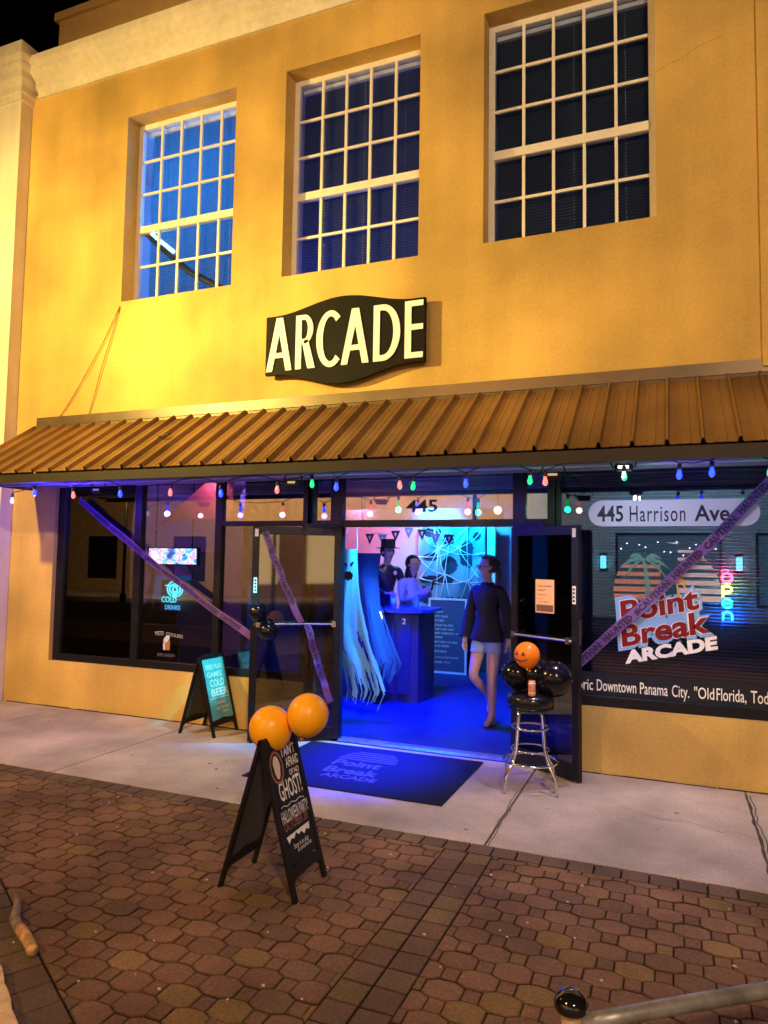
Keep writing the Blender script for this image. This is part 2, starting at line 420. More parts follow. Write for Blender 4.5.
# ================================================================ ARCADE BUILDING
B = thing('arcade_building', (-2.5, .2, 0), 'ochre stucco two storey arcade building with three gridded upper windows', 'building')
wm = MB()
UW = [(-5.67, -4.22, 4.50, 6.64), (-3.62, -2.165, 4.50, 6.66), (-1.55, -.10, 4.52, 6.68)]
holes_wall(wm, -7.17, 3.2, 2.9, 7.24, UW, 0, .25)
lower = MB(); holes_wall(lower, -7.17, 3.2, -.02, 2.9, [(-6.50, -3.26, .50, 2.62), (-3.26, -.92, -.02, 2.62), (-.92, 3.0, .52, 2.62)], 0, .25)
wm.v, off = wm.v+lower.v, len(wm.v); wm.f += [tuple(k+off for k in f) for f in lower.f]; wm.c += lower.c
wm.box((.645, -.035, 3.2), (3.2, -.001, 7.175))
obj('wall', wm, stucco, B)
c = MB()    # cornice profile (y out, z up)
prof = [(0, 7.18), (-.03, 7.18), (-.035, 7.24), (-.07, 7.27), (-.075, 7.34), (-.13, 7.38), (-.17, 7.42), (-.18, 7.48), (-.215, 7.50), (-.22, 7.57), (0, 7.57), (.3, 7.57), (.3, 7.24), (0, 7.24)]
c.prism([(-7.05, y, z) for y, z in prof], (10.2, 0, 0)); obj('cornice', c, trimm, B)
c = MB(); c.box((-7.22, .38, 7.5), (3.2, .6, 8.50)); c.box((-7.27, .34, 8.50), (3.2, .64, 8.60)); c.box((-7.42, .60, 7.3), (-6.9, .9, 8.6)); obj('parapet', c, parap, B)
c = MB()
for a in ((-.02, 3.02),):
    pts = [(-.10, 5.75), (.02, 5.80), (.09, 5.81), (.24, 5.89), (.42, 5.93)]
    for (xa, za), (xb, zb) in zip(pts, pts[1:]): c.face([(xa, -.0015, za-.002), (xb, -.0015, zb-.002), (xb, -.0015, zb+.002), (xa, -.0015, za+.002)])
obj('wall_crack', c, mat('crack_line', (.28, .17, .06), .9), B)
# joint of dirt along the foot of the wall
c = MB(); x = -7.1
while x < 3.0:
    w = random.uniform(.05, .3)
    if not (-3.3 < x < -.9): c.box((x, -.012, 0), (x+w, .0, random.uniform(.003, .009)))
    x += w*random.uniform(.6, 1.05)
obj('wall_foot_grime', c, groove, B)

def upper_window(x0, x1, z0, z1, idx):
    yf = .19
    fr = MB()
    fr.box((x0, yf, z0), (x0+.055, yf+.06, z1)); fr.box((x1-.055, yf, z0), (x1, yf+.06, z1))
    fr.box((x0+.055, yf, z1-.055), (x1-.055, yf+.06, z1)); fr.box((x0+.055, yf, z0), (x1-.055, yf+.06, z0+.07))
    zm = z0+(z1-z0)*.415
    fr.box((x0+.055, yf-.012, zm-.04), (x1-.055, yf+.05, zm+.04))
    o = obj('window', fr, winw, B)
    mu = MB(); n = 5; ix0, ix1 = x0+.055, x1-.055
    for k in range(1, n):
        x = ix0+(ix1-ix0)*k/n
        mu.box((x-.013, yf+.004, z0+.07), (x+.013, yf+.03, zm-.04)); mu.box((x-.013, yf+.004, zm+.04), (x+.013, yf+.03, z1-.055))
    zz = (z0+.07+zm-.04)/2
    rows = [zz]+[zm+.04+(z1-.055-zm-.04)*k/3 for k in (1, 2)]
    for z in rows: mu.box((ix0, yf+.007, z-.013), (ix1, yf+.027, z+.013))
    obj('muntins', mu, winw, o)
    p = MB(); p.box((ix0, yf+.018, z0+.07), (ix1, yf+.021, zm-.04)); p.box((ix0, yf+.018, zm+.04), (ix1, yf+.021, z1-.055)); obj('pane', p, up_glass, o)
    return o, ix0, ix1
sl = bpy.data.materials.new('blind_slat'); sl.use_nodes = True; nt_ = sl.node_tree
tr_ = nt_.nodes.new('ShaderNodeBsdfTranslucent'); tr_.inputs[0].default_value = (.35, .42, .45, 1); df_ = nt_.nodes.new('ShaderNodeBsdfDiffuse'); df_.inputs[0].default_value = (.07, .08, .09, 1)
mx_ = nt_.nodes.new('ShaderNodeMixShader'); mx_.inputs[0].default_value = .5; nt_.links.new(df_.outputs[0], mx_.inputs[1]); nt_.links.new(tr_.outputs[0], mx_.inputs[2]); nt_.links.new(mx_.outputs[0], nt_.nodes['Material Output'].inputs[0])
bl = [sl]*3
for k, (x0, x1, z0, z1) in enumerate(UW):
    upper_window(x0, x1, z0, z1, k)
    b = MB(); z = z0+.06; xl = x0+(.14 if k == 0 else .07)
    while z < z1-.10:
        if not (k == 0 and z < z0+.55 and False):
            b.face([(xl, .275, z+.009), (x1-.05, .275, z+.009), (x1-.05, .290, z-.0085), (xl, .290, z-.0085)])
        z += .029
    lab = ['horizontal blind lit bright blue in the leftmost upper window', 'horizontal blind with deep blue light in the middle upper window', 'dim grey horizontal blind in the rightmost upper window'][k]
    t = thing('window_blind', ((x0+x1)/2, .28, z0), lab, 'blind', 'blinds in the upper windows')
    obj('slats', b, bl[k], t)
    hr = MB(); hr.box((x0+.06, .262, z1-.10), (x1-.06, .30, z1-.058)); obj('head_rail', hr, winw, t)
    cd = MB()
    for f in (.18, .5, .82):
        xx = xl+(x1-xl)*f; cd.tube([(xx, .284, z0+.05), (xx, .284, z1-.1)], .0016, 5)
    obj('cord', cd, winw, t)
# upstairs rooms
rm = MB()
for x in (-7.0, -3.95, -1.85, .3): rm.box((x-.04, .26, 3.3), (x+.04, 3.2, 7.2))
rm.box((-7, 3.2, 3.3), (3, 3.26, 7.2)); rm.box((-7, .26, 3.24), (3, 3.26, 3.3)); rm.box((-7, .26, 7.0), (3, 3.26, 7.06))
obj('upper_room_walls', rm, mat('room_paint', (.45, .5, .6), .8), B)
t = thing('light_streak', (-5.37, .35, 5.2), 'bright white blue diagonal light streak imitated by a glowing tube inside the leftmost upper window', 'light')
m = MB(); m.tube([(-5.57, .245, 5.42), (-5.17, .245, 5.10)], .022, 8); obj('tube', m, mat('streak_glow', (.6, .9, 1), emit=(.35, .8, 1), estr=5), t)  # no lamp here: glowing tube imitates a diagonal streak of light
m = MB(); m.tube([(-5.60, .247, 5.40), (-4.95, .247, 4.84), (-4.35, .247, 4.50)], .035, 8); obj('bracket_or_shade_band', m, mat('shade_band', (.02, .02, .03), .5), t)  # dark tube imitates the diagonal shadow band next to the streak
light('upstairs_blue_a', 'POINT', (-5.2, 1.3, 6.1), 130, (.03, .36, 1.0), shadow_soft_size=.3)
light('upstairs_blue_b', 'POINT', (-3.5, 1.5, 4.4), 26, (.01, .07, 1.0), shadow_soft_size=.3)
light('upstairs_blue_c', 'POINT', (-.6, 1.7, 4.2), 2, (.10, .25, 1.0), shadow_soft_size=.3)

# ---------------------------------------------------------------- shopfront frame and glass
YF, YB = .05, .13
F = MB()
def fv(x0, x1, z0, z1): F.box((x0, YF, z0), (x1, YB, z1))
fv(-6.50, -6.40, .50, 2.62)
for x0, x1 in ((-5.40, -5.31), (-4.36, -4.28)): fv(x0, x1, .575, 2.5)
F.box((-6.40, YF, .50), (-3.26, YB, .575)); F.box((-6.40, YF, 2.5), (3.0, YB, 2.62))
F.box((-.88, YF, .52), (3.0, YB, .60))
F.box((-4.28, YF+.004, 2.0), (-3.34, YB-.004, 2.05))
fv(-3.34, -3.22, .0, 2.5); fv(-3.04, -2.915, .0, 2.5); fv(-1.285, -1.175, 0, 2.5); fv(-.99, -.88, 0, 2.5)
for a, b in ((-3.22, -3.04), (-2.915, -1.285), (-1.175, -.99)): F.box((a, YF+.002, 1.985), (b, YB-.002, 2.05))
for a, b in ((-3.22, -3.04), (-1.175, -.99)): F.box((a, YF+.002, .0), (b, YB-.002, .12))
o = obj('shopfront_frame', F, alum, B); bevel(o, .003, 1)
G = []
for a, b, c0, d in ((-6.40, -5.40, .575, 2.5), (-5.31, -4.36, .575, 2.5), (-4.28, -3.34, .575, 2.0), (-4.28, -3.34, 2.05, 2.5), (-3.22, -3.04, .12, 1.985), (-3.22, -3.04, 2.05, 2.5),
                   (-2.915, -1.285, 2.05, 2.5), (-1.175, -.99, .12, 1.985), (-1.175, -.99, 2.05, 2.5), (-.88, 3.0, .60, 2.5)):
    m = MB(); m.box((a, .088, c0), (b, .094, d)); obj('shopfront_pane', m, transom_glass if (c0 == 2.05) else facade_glass, B)
th = MB(); th.prism([(-2.915, .02, 0), (-2.915, .06, .014), (-2.915, .15, .014), (-2.915, .19, 0)], (1.63, 0, 0)); obj('threshold', th, mat('sill_metal', (.4, .38, .38), .35, .8, nscale=20, namt=.3), B)
m = MB(); text_mb('445', (-2.28, .086, 2.12), (1, 0, 0), (0, 0, 1), (0, -1, 0), .001, .02, .30, .115, mb=m)
tag(obj('door_number', m, mat('number_vinyl', (.015, .02, .04), .5)), 'dark number 445 on the glass above the doorway', 'number')

# doors standing open
def door(hx, hy, ex, ey, lean, name_label, left):
    h = Vector((hx, hy, 0)); e_ = Vector((ex, ey, 0)); d = (e_-h); Lw = d.length; d.normalize()
    n = Vector((d.y, -d.x, 0));
    if n.y > 0: n = -n          # towards the street
    T = .045; zt = 1.975; z0 = .012
    def ob(mb, s0, s1, za, zb, t0=0, t1=T): mb.obox(h+d*s0+n*t0+Vector((0, 0, za)), d*(s1-s0), n*(t1-t0), Vector((0, 0, zb-za)))
    f = MB()
    ob(f, 0, .065, z0, zt); ob(f, Lw-.065, Lw, z0, zt); ob(f, .065, Lw-.065, zt-.075, zt); ob(f, .065, Lw-.065, z0, z0+.115)
    o = obj('door', f, alum, B, label=name_label); bevel(o, .003, 1)
    gl = MB(); ob(gl, .065, Lw-.065, z0+.115, zt-.075, .019, .025); obj('pane', gl, door_glass if left else clear_door_glass, o)
    bar = MB(); bar.tube([h+d*.07+n*(T+.035)+Vector((0, 0, 1.075)), h+d*(Lw-.03)+n*(T+.035)+Vector((0, 0, 1.075))], .011, 8)
    ob(bar, .05, .085, 1.05, 1.10, T, T+.05); ob(bar, Lw-.085, Lw-.05, 1.05, 1.10, T, T+.05)
    obj('push_bar', bar, mat('brushed_steel', (.72, .7, .68), .25, 1.0), o)
    lk = MB(); ob(lk, Lw-.05, Lw-.02, 1.36, 1.50, T, T+.004); obj('lock_label', lk, mat('white_label', (.75, .72, .68), .5), o)
    l2 = MB()
    for k in range(4): ob(l2, Lw-.043, Lw-.027, 1.375+.03*k, 1.393+.03*k, T+.004, T+.006)
    obj('label_print', l2, signblk, o)
    hg = MB(); ob(hg, Lw-.052, Lw-.02, 1.88, 1.95, T, T+.003); obj('sticker', hg, MATS['white_label'], o)
    cl = MB(); ob(cl, .02, .35, zt+.002, zt+.035, .005, .03); obj('closer_arm', cl, alum, o)
    if left:
        st = MB(); st.tube([h+d*(Lw-.04)+Vector((0, 0, .0))+n*.05, h+d*(Lw-.04)+Vector((0, 0, .09))+n*.05], .008, 6); obj('door_stop', st, alum, o)
    else:
        ed = MB(); ob(ed, Lw+.0005, Lw+.003, 1.05, 1.24, .01, .035); obj('edge_plate', ed, MATS['brushed_steel'], o)
    return h, d, n, Lw, T
dL = door(-2.93, .07, -3.63, -.375, 0, 'left door leaf swung open, crossed by purple caution tape', True)
dR = door(-1.27, .07, -.665, -.325, 0, 'right door leaf swung open, with a small orange poster', False)

# caution tape
tapem = mat('purple_tape', (.15, .06, .33), .45, nscale=30, namt=.15); tapetxt = mat('tape_print', (.02, .012, .03), .6)
def tape(A, Bp, w, label, nrm_, txt, tw=None):
    A, Bp = Vector(A), Vector(Bp); d = (Bp-A); L = d.length; d.normalize(); nv = Vector(nrm_).normalized(); u = nv.cross(d).normalized()
    if u.z < 0: u = -u
    t = thing('caution_tape', A, label, 'tape', 'purple caution tapes')
    m = MB(); N = 110; ph = random.random()*6
    for k in range(N):
        for a, b in ((k/N, (k+1)/N),):
            def P(s, v): return A+d*(s*L)+u*(v*w*(1-.10*abs(math.sin(s*9+ph))))+nv*(.002*math.sin(s*14+ph)+.0015*math.sin(s*41)+.004*v*math.sin(s*23+ph))
            m.face([P(a, -.5), P(b, -.5), P(b, .5), P(a, .5)])
    sag = .035 if L > 1 else .012
    def droop(mb):
        for k_, v_ in enumerate(mb.v):
            q = Vector(v_); s_ = max(0, min(1, (q-A).dot(d)/L)); w_ = (q-A).dot(u)
            mb.v[k_] = tuple(q+u*(-sag*math.sin(math.pi*s_)+.004*math.sin(s_*21+ph))+nv*(.004+.004*math.sin(s_*17+ph)+w_*.16*math.sin(s_*11+ph*2)))
    droop(m); obj('strip', m, tapem, t)
    m = MB(); pos = .0; step = w*6.6
    dd_ = d if d.x > 0 else -d; st = A if d.x > 0 else Bp
    uu = dd_.cross(nv)*-1
    if uu.dot(Vector((0, 0, 1))) < 0 and abs(uu.z) > .2: uu = -uu
    words = txt; k = 0
    while pos < L-step*.5:
        wd = words[k % len(words)]; ww = w*.50*len(wd)
        text_mb(wd, st+dd_*pos+uu*(-w*.34)+nv*.0095, dd_, uu, nv, 0, .035, ww, w*.68, mb=m, res=1); pos += ww+w*.35; k += 1
    droop(m); obj('lettering', m, tapetxt, t)
    return t
tape((-6.17, .03, 2.30), (-3.80, -.05, .90), .075, 'purple caution tape sloping across the left shop window', (0, -1, 0), ['CAUTION', 'HAUNTED'])
tape((-.80, .045, .80), (.84, .045, 2.50), .085, 'purple caution tape rising across the right shop window with the logo', (0, -1, 0), ['CAUTION:', 'HAUNTED', '#CAUTION:', 'HAUNTED'])
h, d, n, Lw, T = dL
P0 = h+d*(Lw-.11)+n*(T+.012)+Vector((0, 0, 1.93)); P1 = h+d*(Lw-.46)+n*(T+.055)+Vector((0, 0, 1.09)); P1b = h+d*(Lw-.52)+n*(T+.05)+Vector((0, 0, 1.07)); P2_ = h+d*(.08)+n*(T+.012)+Vector((0, 0, .36))
tape(P0, P1, .065, 'upper caution tape strip on the left open door above the bar', n, ['HAUNTED', 'CAUTION'])
tape(P1b, P2_, .065, 'lower caution tape strip on the left open door below the bar', n, ['#CAUTION', 'HAUNTED'])

# poster on the right door
h, d, n, Lw, T = dR
t = thing('door_poster', h+d*.36+n*.03, 'small orange paper notice taped to the glass of the right open door', 'poster')
def dp(s, z, k): return h+d*s+n*(.030+k)+Vector((0, 0, z))
m = MB(); m.obox(dp(.27, 1.27, 0), d*.20, n*.001, (0, 0, .27)); obj('sheet', m, mat('orange_paper', (.85, .45, .26), .7), t)
m = MB(); m.obox(dp(.28, 1.28, .0012), d*.18, n*.001, (0, 0, .055)); obj('footer_block', m, mat('brown_print', (.16, .07, .05), .7), t)
m = MB()
for z, w, hh, s in ((1.48, .15, .014, 'HALLOWEEN'), (1.445, .09, .014, 'PARTY'), (1.41, .10, .009, 'FRIDAY'), (1.38, .06, .009, 'AT 8'), (1.355, .11, .008, 'COSTUMES')): text_mb(s, dp(.295, z, .002), d, (0, 0, 1), n, 0, .01, w, hh, mb=m, res=1)
obj('lettering', m, tapetxt, t)

# ---------------------------------------------------------------- awning
A = thing('metal_awning', (-2.5, -.5, 2.4), 'brown ribbed metal awning running over the shopfront', 'awning')
m = MB(); x = -6.83; prof = []
while x < 2.9:
    prof += [(x, 0), (x+.008, .0), (x+.016, .036), (x+.030, .036), (x+.042, 0), (x+.095, 0), (x+.100, .004), (x+.108, .004), (x+.113, 0), (x+.155, 0), (x+.160, .004), (x+.168, .004), (x+.173, 0)]
    x += .2185
y0, z0, y1, z1 = -.04, 3.13, -1.02, 2.475
nn = Vector((0, z1-z0, -(y1-y0))).normalized()
if nn.z < 0: nn = -nn
for (xa, ha), (xb, hb) in zip(prof, prof[1:]):
    for o_ in (0, -.004):
        m.face([(xa, y0+nn.y*(ha+o_), z0+nn.z*(ha+o_)), (xb, y0+nn.y*(hb+o_), z0+nn.z*(hb+o_)), (xb, y1+nn.y*(hb+o_), z1+nn.z*(hb+o_)), (xa, y1+nn.y*(ha+o_), z1+nn.z*(ha+o_))])
    m.face([(xa, y1+nn.y*ha, z1+nn.z*ha), (xb, y1+nn.y*hb, z1+nn.z*hb), (xb, y1+nn.y*(hb-.004), z1+nn.z*(hb-.004)), (xa, y1+nn.y*(ha-.004), z1+nn.z*(ha-.004))])
obj('ribbed_roof', m, bronze, A)
m = MB(); x = -6.83+.12
while x < 2.8:
    for f in (.06, .5, .95):
        yy = y0+(y1-y0)*f; zz = z0+(z1-z0)*f
        c0_ = Vector((x, yy, zz))+nn*.001; m.lathe([(.006, 0), (.006, .002), (.003, .004)], c0_, 6, axis=nn)
    x += .437
obj('screws', m, bronzed, A)
m = MB(); m.prism([(-6.83, -.002, 3.12), (-6.83, -.055, 3.12), (-6.83, -.05, 3.145), (-6.83, -.022, 3.16), (-6.83, -.018, 3.26), (-6.83, -.002, 3.26)], (9.8, 0, 0)); obj('wall_flashing', m, mat('flashing_metal', (.13, .085, .05), .38, .3, nscale=2, namt=.25), A)
m = MB(); m.box((-6.85, -1.0, 2.375), (2.95, -.965, 2.462)); m.box((-6.85, -.965, 2.375), (2.95, -.93, 2.385)); obj('fascia', m, mat('fascia_paint', (.035, .028, .024), .55, 0, nscale=3, namt=.2, spec=.2), A)
m = MB(); m.prism([(-6.84, -.97, 2.41), (-6.84, -.035, 2.41), (-6.84, -.035, 3.11)], (.02, 0, 0)); obj('end_panel', m, bronzed, A)
m = MB(); m.box((-6.82, -.96, 2.44), (2.94, -.003, 2.45))
for k in range(1, 9): m.box((-6.82, -.96+.105*k, 2.432), (2.94, -.95+.105*k, 2.441))
obj('soffit', m, soff, A)
m = MB(); m.tube([(-6.8, -.90, 2.425), (2.9, -.90, 2.425)], .008, 6); m.tube([(-6.8, -.55, 2.41), (2.9, -.55, 2.41)], .012, 6); obj('conduit', m, mat('conduit_grey', (.45, .44, .42), .4, .5), A)

# leaf on the awning
m = MB(); m.prism([(-4.62, -.55, 2.835), (-4.55, -.50, 2.87), (-4.50, -.52, 2.862), (-4.53, -.57, 2.83)], (0, -.004, .008)); tag(obj('dry_leaf', m, mat('leaf_brown', (.03, .025, .02), .8)), 'dark dry leaf lying on the ribbed awning', 'leaf')

# ---------------------------------------------------------------- ARCADE sign
Sg = thing('arcade_sign', (-2.87, -.1, 3.4), 'black wavy wall sign with cream letters reading ARCADE', 'sign')
top, bot = [], []
xl, xr = -3.715, -2.055
for k in range(33):
    t_ = k/32; x = xl+(xr-xl)*t_; b = .5-.5*math.cos(2*math.pi*min(1, max(0, (t_-.06)/.88)))
    top.append((x, 4.06+.115*b)); bot.append((x, 3.475-.135*b))
ol = [(x, -.10, z) for x, z in top]+[(x, -.10, z) for x, z in reversed(bot)]
m = MB(); m.prism(ol, (0, .045, 0)); obj('board', m, signblk, Sg)
m = MB()
for x in (-3.4, -2.9, -2.35): m.box((x-.02, -.055, 3.55), (x+.02, 0, 3.60)); m.box((x-.02, -.055, 3.95), (x+.02, 0, 4.0))
obj('bracket_or_shade_band', m, alum, Sg)
def stroke(mb, a, b, t, k):
    a, b = Vector((a[0], a[1])), Vector((b[0], b[1])); dv = (b-a).normalized(); nv = Vector((-dv.y, dv.x))*t/2
    yy = -.112-k*.0008
    mb.prism([(a.x-nv.x, yy, a.y-nv.y), (b.x-nv.x, yy, b.y-nv.y), (b.x+nv.x, yy, b.y+nv.y), (a.x+nv.x, yy, a.y+nv.y)], (0, -yy-.1005, 0))
def arc(mb, cx, cz, rx, rz, a0, a1, t, k, tz=None):
    N = 22; tz = tz or t*.8; yy = -.112-k*.0008
    for i in range(N):
        p, q = R(a0+(a1-a0)*i/N), R(a0+(a1-a0)*(i+1)/N)
        mb.prism([(cx+rx*math.cos(p), yy, cz+rz*math.sin(p)), (cx+rx*math.cos(q), yy, cz+rz*math.sin(q)), (cx+(rx-t)*math.cos(q), yy, cz+(rz-tz)*math.sin(q)), (cx+(rx-t)*math.cos(p), yy, cz+(rz-tz)*math.sin(p))], (0, -yy-.1005, 0))
zb_, zt_ = 3.505, 4.035; H = zt_-zb_; tk = .062
def letter(ch, x0, x1):
    mb = MB(); w = x1-x0
    if ch == 'A':
        ap = .036
        for sgn in (0, 1):
            xa = x0 if sgn == 0 else x1; s = 1 if sgn == 0 else -1; xm = (x0+x1)/2; yy = -.112-sgn*.0008
            mb.prism([(xa, yy, zb_), (xa+s*.066, yy, zb_), (xm+s*(ap-.004), yy, zt_), (xm-s*ap, yy, zt_)], (0, -yy-.1005, 0))
        mb.prism([(x0+.075, -.1136, zb_+.13), (x1-.075, -.1136, zb_+.13), (x1-.09, -.1136, zb_+.18), (x0+.09, -.1136, zb_+.18)], (0, .013, 0))
    if ch == 'R':
        stroke(mb, (x0+tk/2, zb_), (x0+tk/2, zt_), tk, 0); rz = H*.27
        stroke(mb, (x0+.03, zt_-.024), (x0+w*.45, zt_-.024), .048, 1); stroke(mb, (x0+.03, zt_-2*rz+.024), (x0+w*.45, zt_-2*rz+.024), .048, 2)
        arc(mb, x0+w*.45, zt_-rz, w*.47, rz, -90, 90, tk*.9, 3, .048)
        mb.prism([(x0+w*.34, -.1144, zt_-2*rz+.03), (x0+w*.66, -.1144, zt_-2*rz+.04), (x1+.01, -.1144, zb_), (x1-.07, -.1144, zb_)], (0, .0138, 0))
    if ch == 'C': arc(mb, x0+w*.58, (zb_+zt_)/2, w*.58, H/2+.01, 48, 312, .068, 0, .056)
    if ch == 'D':
        stroke(mb, (x0+tk/2, zb_), (x0+tk/2, zt_), tk, 0); stroke(mb, (x0+.03, zt_-.027), (x0+w*.36, zt_-.027), .054, 1); stroke(mb, (x0+.03, zb_+.027), (x0+w*.36, zb_+.027), .054, 1)
        arc(mb, x0+w*.36, (zb_+zt_)/2, w*.64, H/2, -90, 90, .066, 2, .054)
    if ch == 'E':
        stroke(mb, (x0+tk/2, zb_), (x0+tk/2, zt_), tk, 0)
        for z in (zb_+.026, (zb_+zt_)/2+.02, zt_-.026): stroke(mb, (x0+.03, z), (x1, z), .052, 1)
    obj('letter', mb, cream, Sg)
for ch, a, b in (('A', -3.70, -3.415), ('R', -3.375, -3.17), ('C', -3.15, -2.89), ('A', -2.885, -2.60), ('D', -2.555, -2.29), ('E', -2.245, -2.07)): letter(ch, a, b)

# loose cables on the wall
t = thing('wall_cable', (-5.67, -.02, 3.2), 'pair of thin cables drooping from the leftmost upper window to the awning', 'cable')
for (xe, sg) in ((-6.50, .10), (-6.06, .03)):
    m = MB(); pts = []
    for k in range(13):
        f = k/12; pts.append((-5.67+(xe+5.67)*f+.006*math.sin(9*f), -.012-.01*math.sin(math.pi*f), 4.45+(3.24-4.45)*f-sg*math.sin(math.pi*f)))
    m.tube(pts, .0045, 5); obj('cable', m, mat('cable_brown', (.14, .09, .04), .6), t)

# ================================================================ NEIGHBOUR
Nb = thing('neighbouring_building', (-9, 0, 0), 'pale cream building with moulded pilaster left of the arcade', 'building')
m = MB(); m.box((-12, -.16, -.02), (-7.17, .3, 7.40)); obj('pilaster', m, creamw, Nb)
m = MB()
zs = [(0, 7.10), (.025, 7.10), (.03, 7.17), (.05, 7.19), (.05, 7.26), (.10, 7.33), (.11, 7.40), (.15, 7.45), (.15, 7.49), (.19, 7.54), (.20, 7.67), (0, 7.67)]
for (o0, za), (o1, zb) in zip(zs, zs[1:]):
    a = (-12, -.16-o0, za); b = (-7.17+o0, -.16-o0, za); c_ = (-7.17+o1, -.16-o1, zb); d_ = (-12, -.16-o1, zb)
    m.face([a, b, c_, d_]); m.face([b, (-7.17+o0, .1, za), (-7.17+o1, .1, zb), c_])
m.face([(-12, -.16, 7.67), (-7.17, -.16, 7.67), (-7.17, .3, 7.67), (-12, .3, 7.67)])
m.face([(-12, -.36, 7.67), (-6.97, -.36, 7.67), (-6.97, .1, 7.67), (-12, .1, 7.67)])
obj('capital', m, trimm, Nb)
m = MB(); m.box((-12, -.19, -.02), (-7.16, -.16, .28)); obj('plinth', m, creamw, Nb)

# ================================================================ STRING LIGHTS
St = thing('string_lights', (-2.5, -.9, 2.36), 'string of coloured bulbs hanging along the awning edge', 'string lights')
BC = {'b': ((.008, .030, 1.0), 6), 'g': ((.005, 1, .25), 1.5), 'p': ((1, .14, .12), 2.4), 'w': ((.9, .8, 1), 1.2)}
for k, (c_, s_) in BC.items(): mat('bulb_'+k, (.02, .02, .02), .2, emit=c_, estr=s_); mat('filament_'+k, (.8, .8, .8), .2, emit=tuple(.45+.55*q for q in c_), estr=s_*1.6)
spots = [(-6.11, 2.19, 'w'), (-5.81, 2.26, 'b'), (-5.31, 2.23, 'p'), (-4.74, 2.23, 'b'), (-4.17, 2.23, 'p'), (-3.63, 2.21, 'b'), (-3.07, 2.23, 'p'), (-2.74, 2.27, 'g'), (-2.52, 2.24, 'b'), (-1.97, 2.24, 'p'),
         (-1.86, 2.23, 'g'), (-1.44, 2.24, 'b'), (-.96, 2.25, 'g'), (-.85, 2.24, 'p'), (-.31, 2.26, 'g'), (.04, 2.26, 'b'), (.24, 2.27, 'b'), (.58, 2.26, 'g'), (1.1, 2.25, 'p'), (1.6, 2.26, 'b')]
bp = [(.006, .055), (.014, .052), (.016, .03), (.021, .018), (.024, .0), (.021, -.016), (.012, -.028), (.003, -.032)]
bmesh_ = {}
cab = MB(); pts = []
for k, (x, z, c_) in enumerate(spots):
    pts.append((x, -.9, z+.10))
    if k+1 < len(spots):
        x2, z2 = spots[k+1][0], spots[k+1][1]
        for f in (.2, .4, .6, .8):
            pts.append((x+(x2-x)*f, -.9+.01*math.sin(k*3+f*5), z+.10+(z2-z)*f+(.045*math.sin(math.pi*f) if k % 3 else -.02*math.sin(math.pi*f))+.012))
cab.tube(pts, .0045, 6); obj('cable', cab, mat('black_cable', (.01, .01, .01), .5), St)
for (x, z, c_) in spots:
    if c_ not in bmesh_:
        m = MB(); m.lathe(bp, (0, 0, 0), 14); bmesh_[c_] = mesh_from('bulb', m, MATS['bulb_'+c_], True)
        m = MB(); m.lathe([(.010, .10), (.018, .098), (.019, .055), (.012, .05)], (0, 0, 0), 12); bmesh_['s'] = mesh_from('socket', m, mat('black_cable', (0, 0, 0)), True)
    b = bpy.data.objects.new('bulb', bmesh_[c_]); COL.objects.link(b); b.parent = St; b.location = Vector((x, -.9, z+.015))-WL[St.name]; b.scale = (.8, .8, .8); b.rotation_euler = (random.uniform(-.08, .08), random.uniform(-.08, .08), 0)
    s = bpy.data.objects.new('socket', bmesh_['s']); COL.objects.link(s); s.parent = b
for x, z, c_ in spots:
    if c_ == 'b': light('bulb_glow', 'POINT', (x, -.9, z-.05), 55 if x < -5.5 else (5 if x < -5 else 2.6), (.06, .03, 1), shadow_soft_size=.03)
    if c_ in 'g': light('bulb_glow', 'POINT', (x, -.9, z-.05), .9, (.0, 1, .4), shadow_soft_size=.03)
    if c_ in 'p': light('bulb_glow', 'POINT', (x, -.9, z-.05), .7, (1, .35, .4), shadow_soft_size=.03)
# clamp floodlights under the eave
def flood(x, y, z, label, lit=False):
    t = thing('flood_light', (x, y, z), label, 'flood light', 'small flood lights under the awning')
    m = MB(); m.prism([(x-.055, y-.03, z-.02), (x+.055, y-.03, z-.02), (x+.065, y-.03, z+.03), (x-.065, y-.03, z+.03)], (0, .06, 0)); o = obj('housing', m, signblk, t); bevel(o, .006, 2)
    m = MB(); m.box((x-.035, y-.033, z+.002), (x+.035, y-.0305, z+.020)); obj('lens', m, mat('lamp_lens_lit' if lit else 'lamp_lens', (.7, .7, .8), .2, emit=(1, .9, .8) if lit else None, estr=6 if lit else 0), t)
    m = MB(); m.tube([(x+.07, y, z+.005), (x+.085, y, z+.04), (x+.07, y, z+.075)], .006, 6); m.tube([(x-.07, y, z+.005), (x-.085, y, z+.04), (x-.07, y, z+.075)], .006, 6); obj('yoke', m, alum, t)
flood(-.32, -.8, 2.345, 'black flood light with a glowing slot under the awning, right of the doorway', True)
flood(-2.93, -.88, 2.30, 'black flood light clamped under the awning above the left open door')
flood(-5.15, -.75, 2.30, 'black flood light under the left end of the awning by the blue bulb')
flood(-.80, -.86, 2.30, 'black flood light clamped under the awning above the right open door')
light('flood_lavender', 'SPOT', (-.6, -.84, 2.30), 100, (.80, .68, 1.0), (-.6, -1.1, 0), spot_size=R(125), spot_blend=1, shadow_soft_size=.05)
light('flood_cyan', 'SPOT', (-2.95, -.85, 2.28), 420, (.0, .85, 1.0), (-4.12, -.21, .60), spot_size=R(17), spot_blend=.8, shadow_soft_size=.04)
light('flood_window', 'SPOT', (-.32, -.92, 2.30), 60, (.66, .74, 1.0), (.05, 0, 1.75), spot_size=R(120), spot_blend=1, shadow_soft_size=.03)
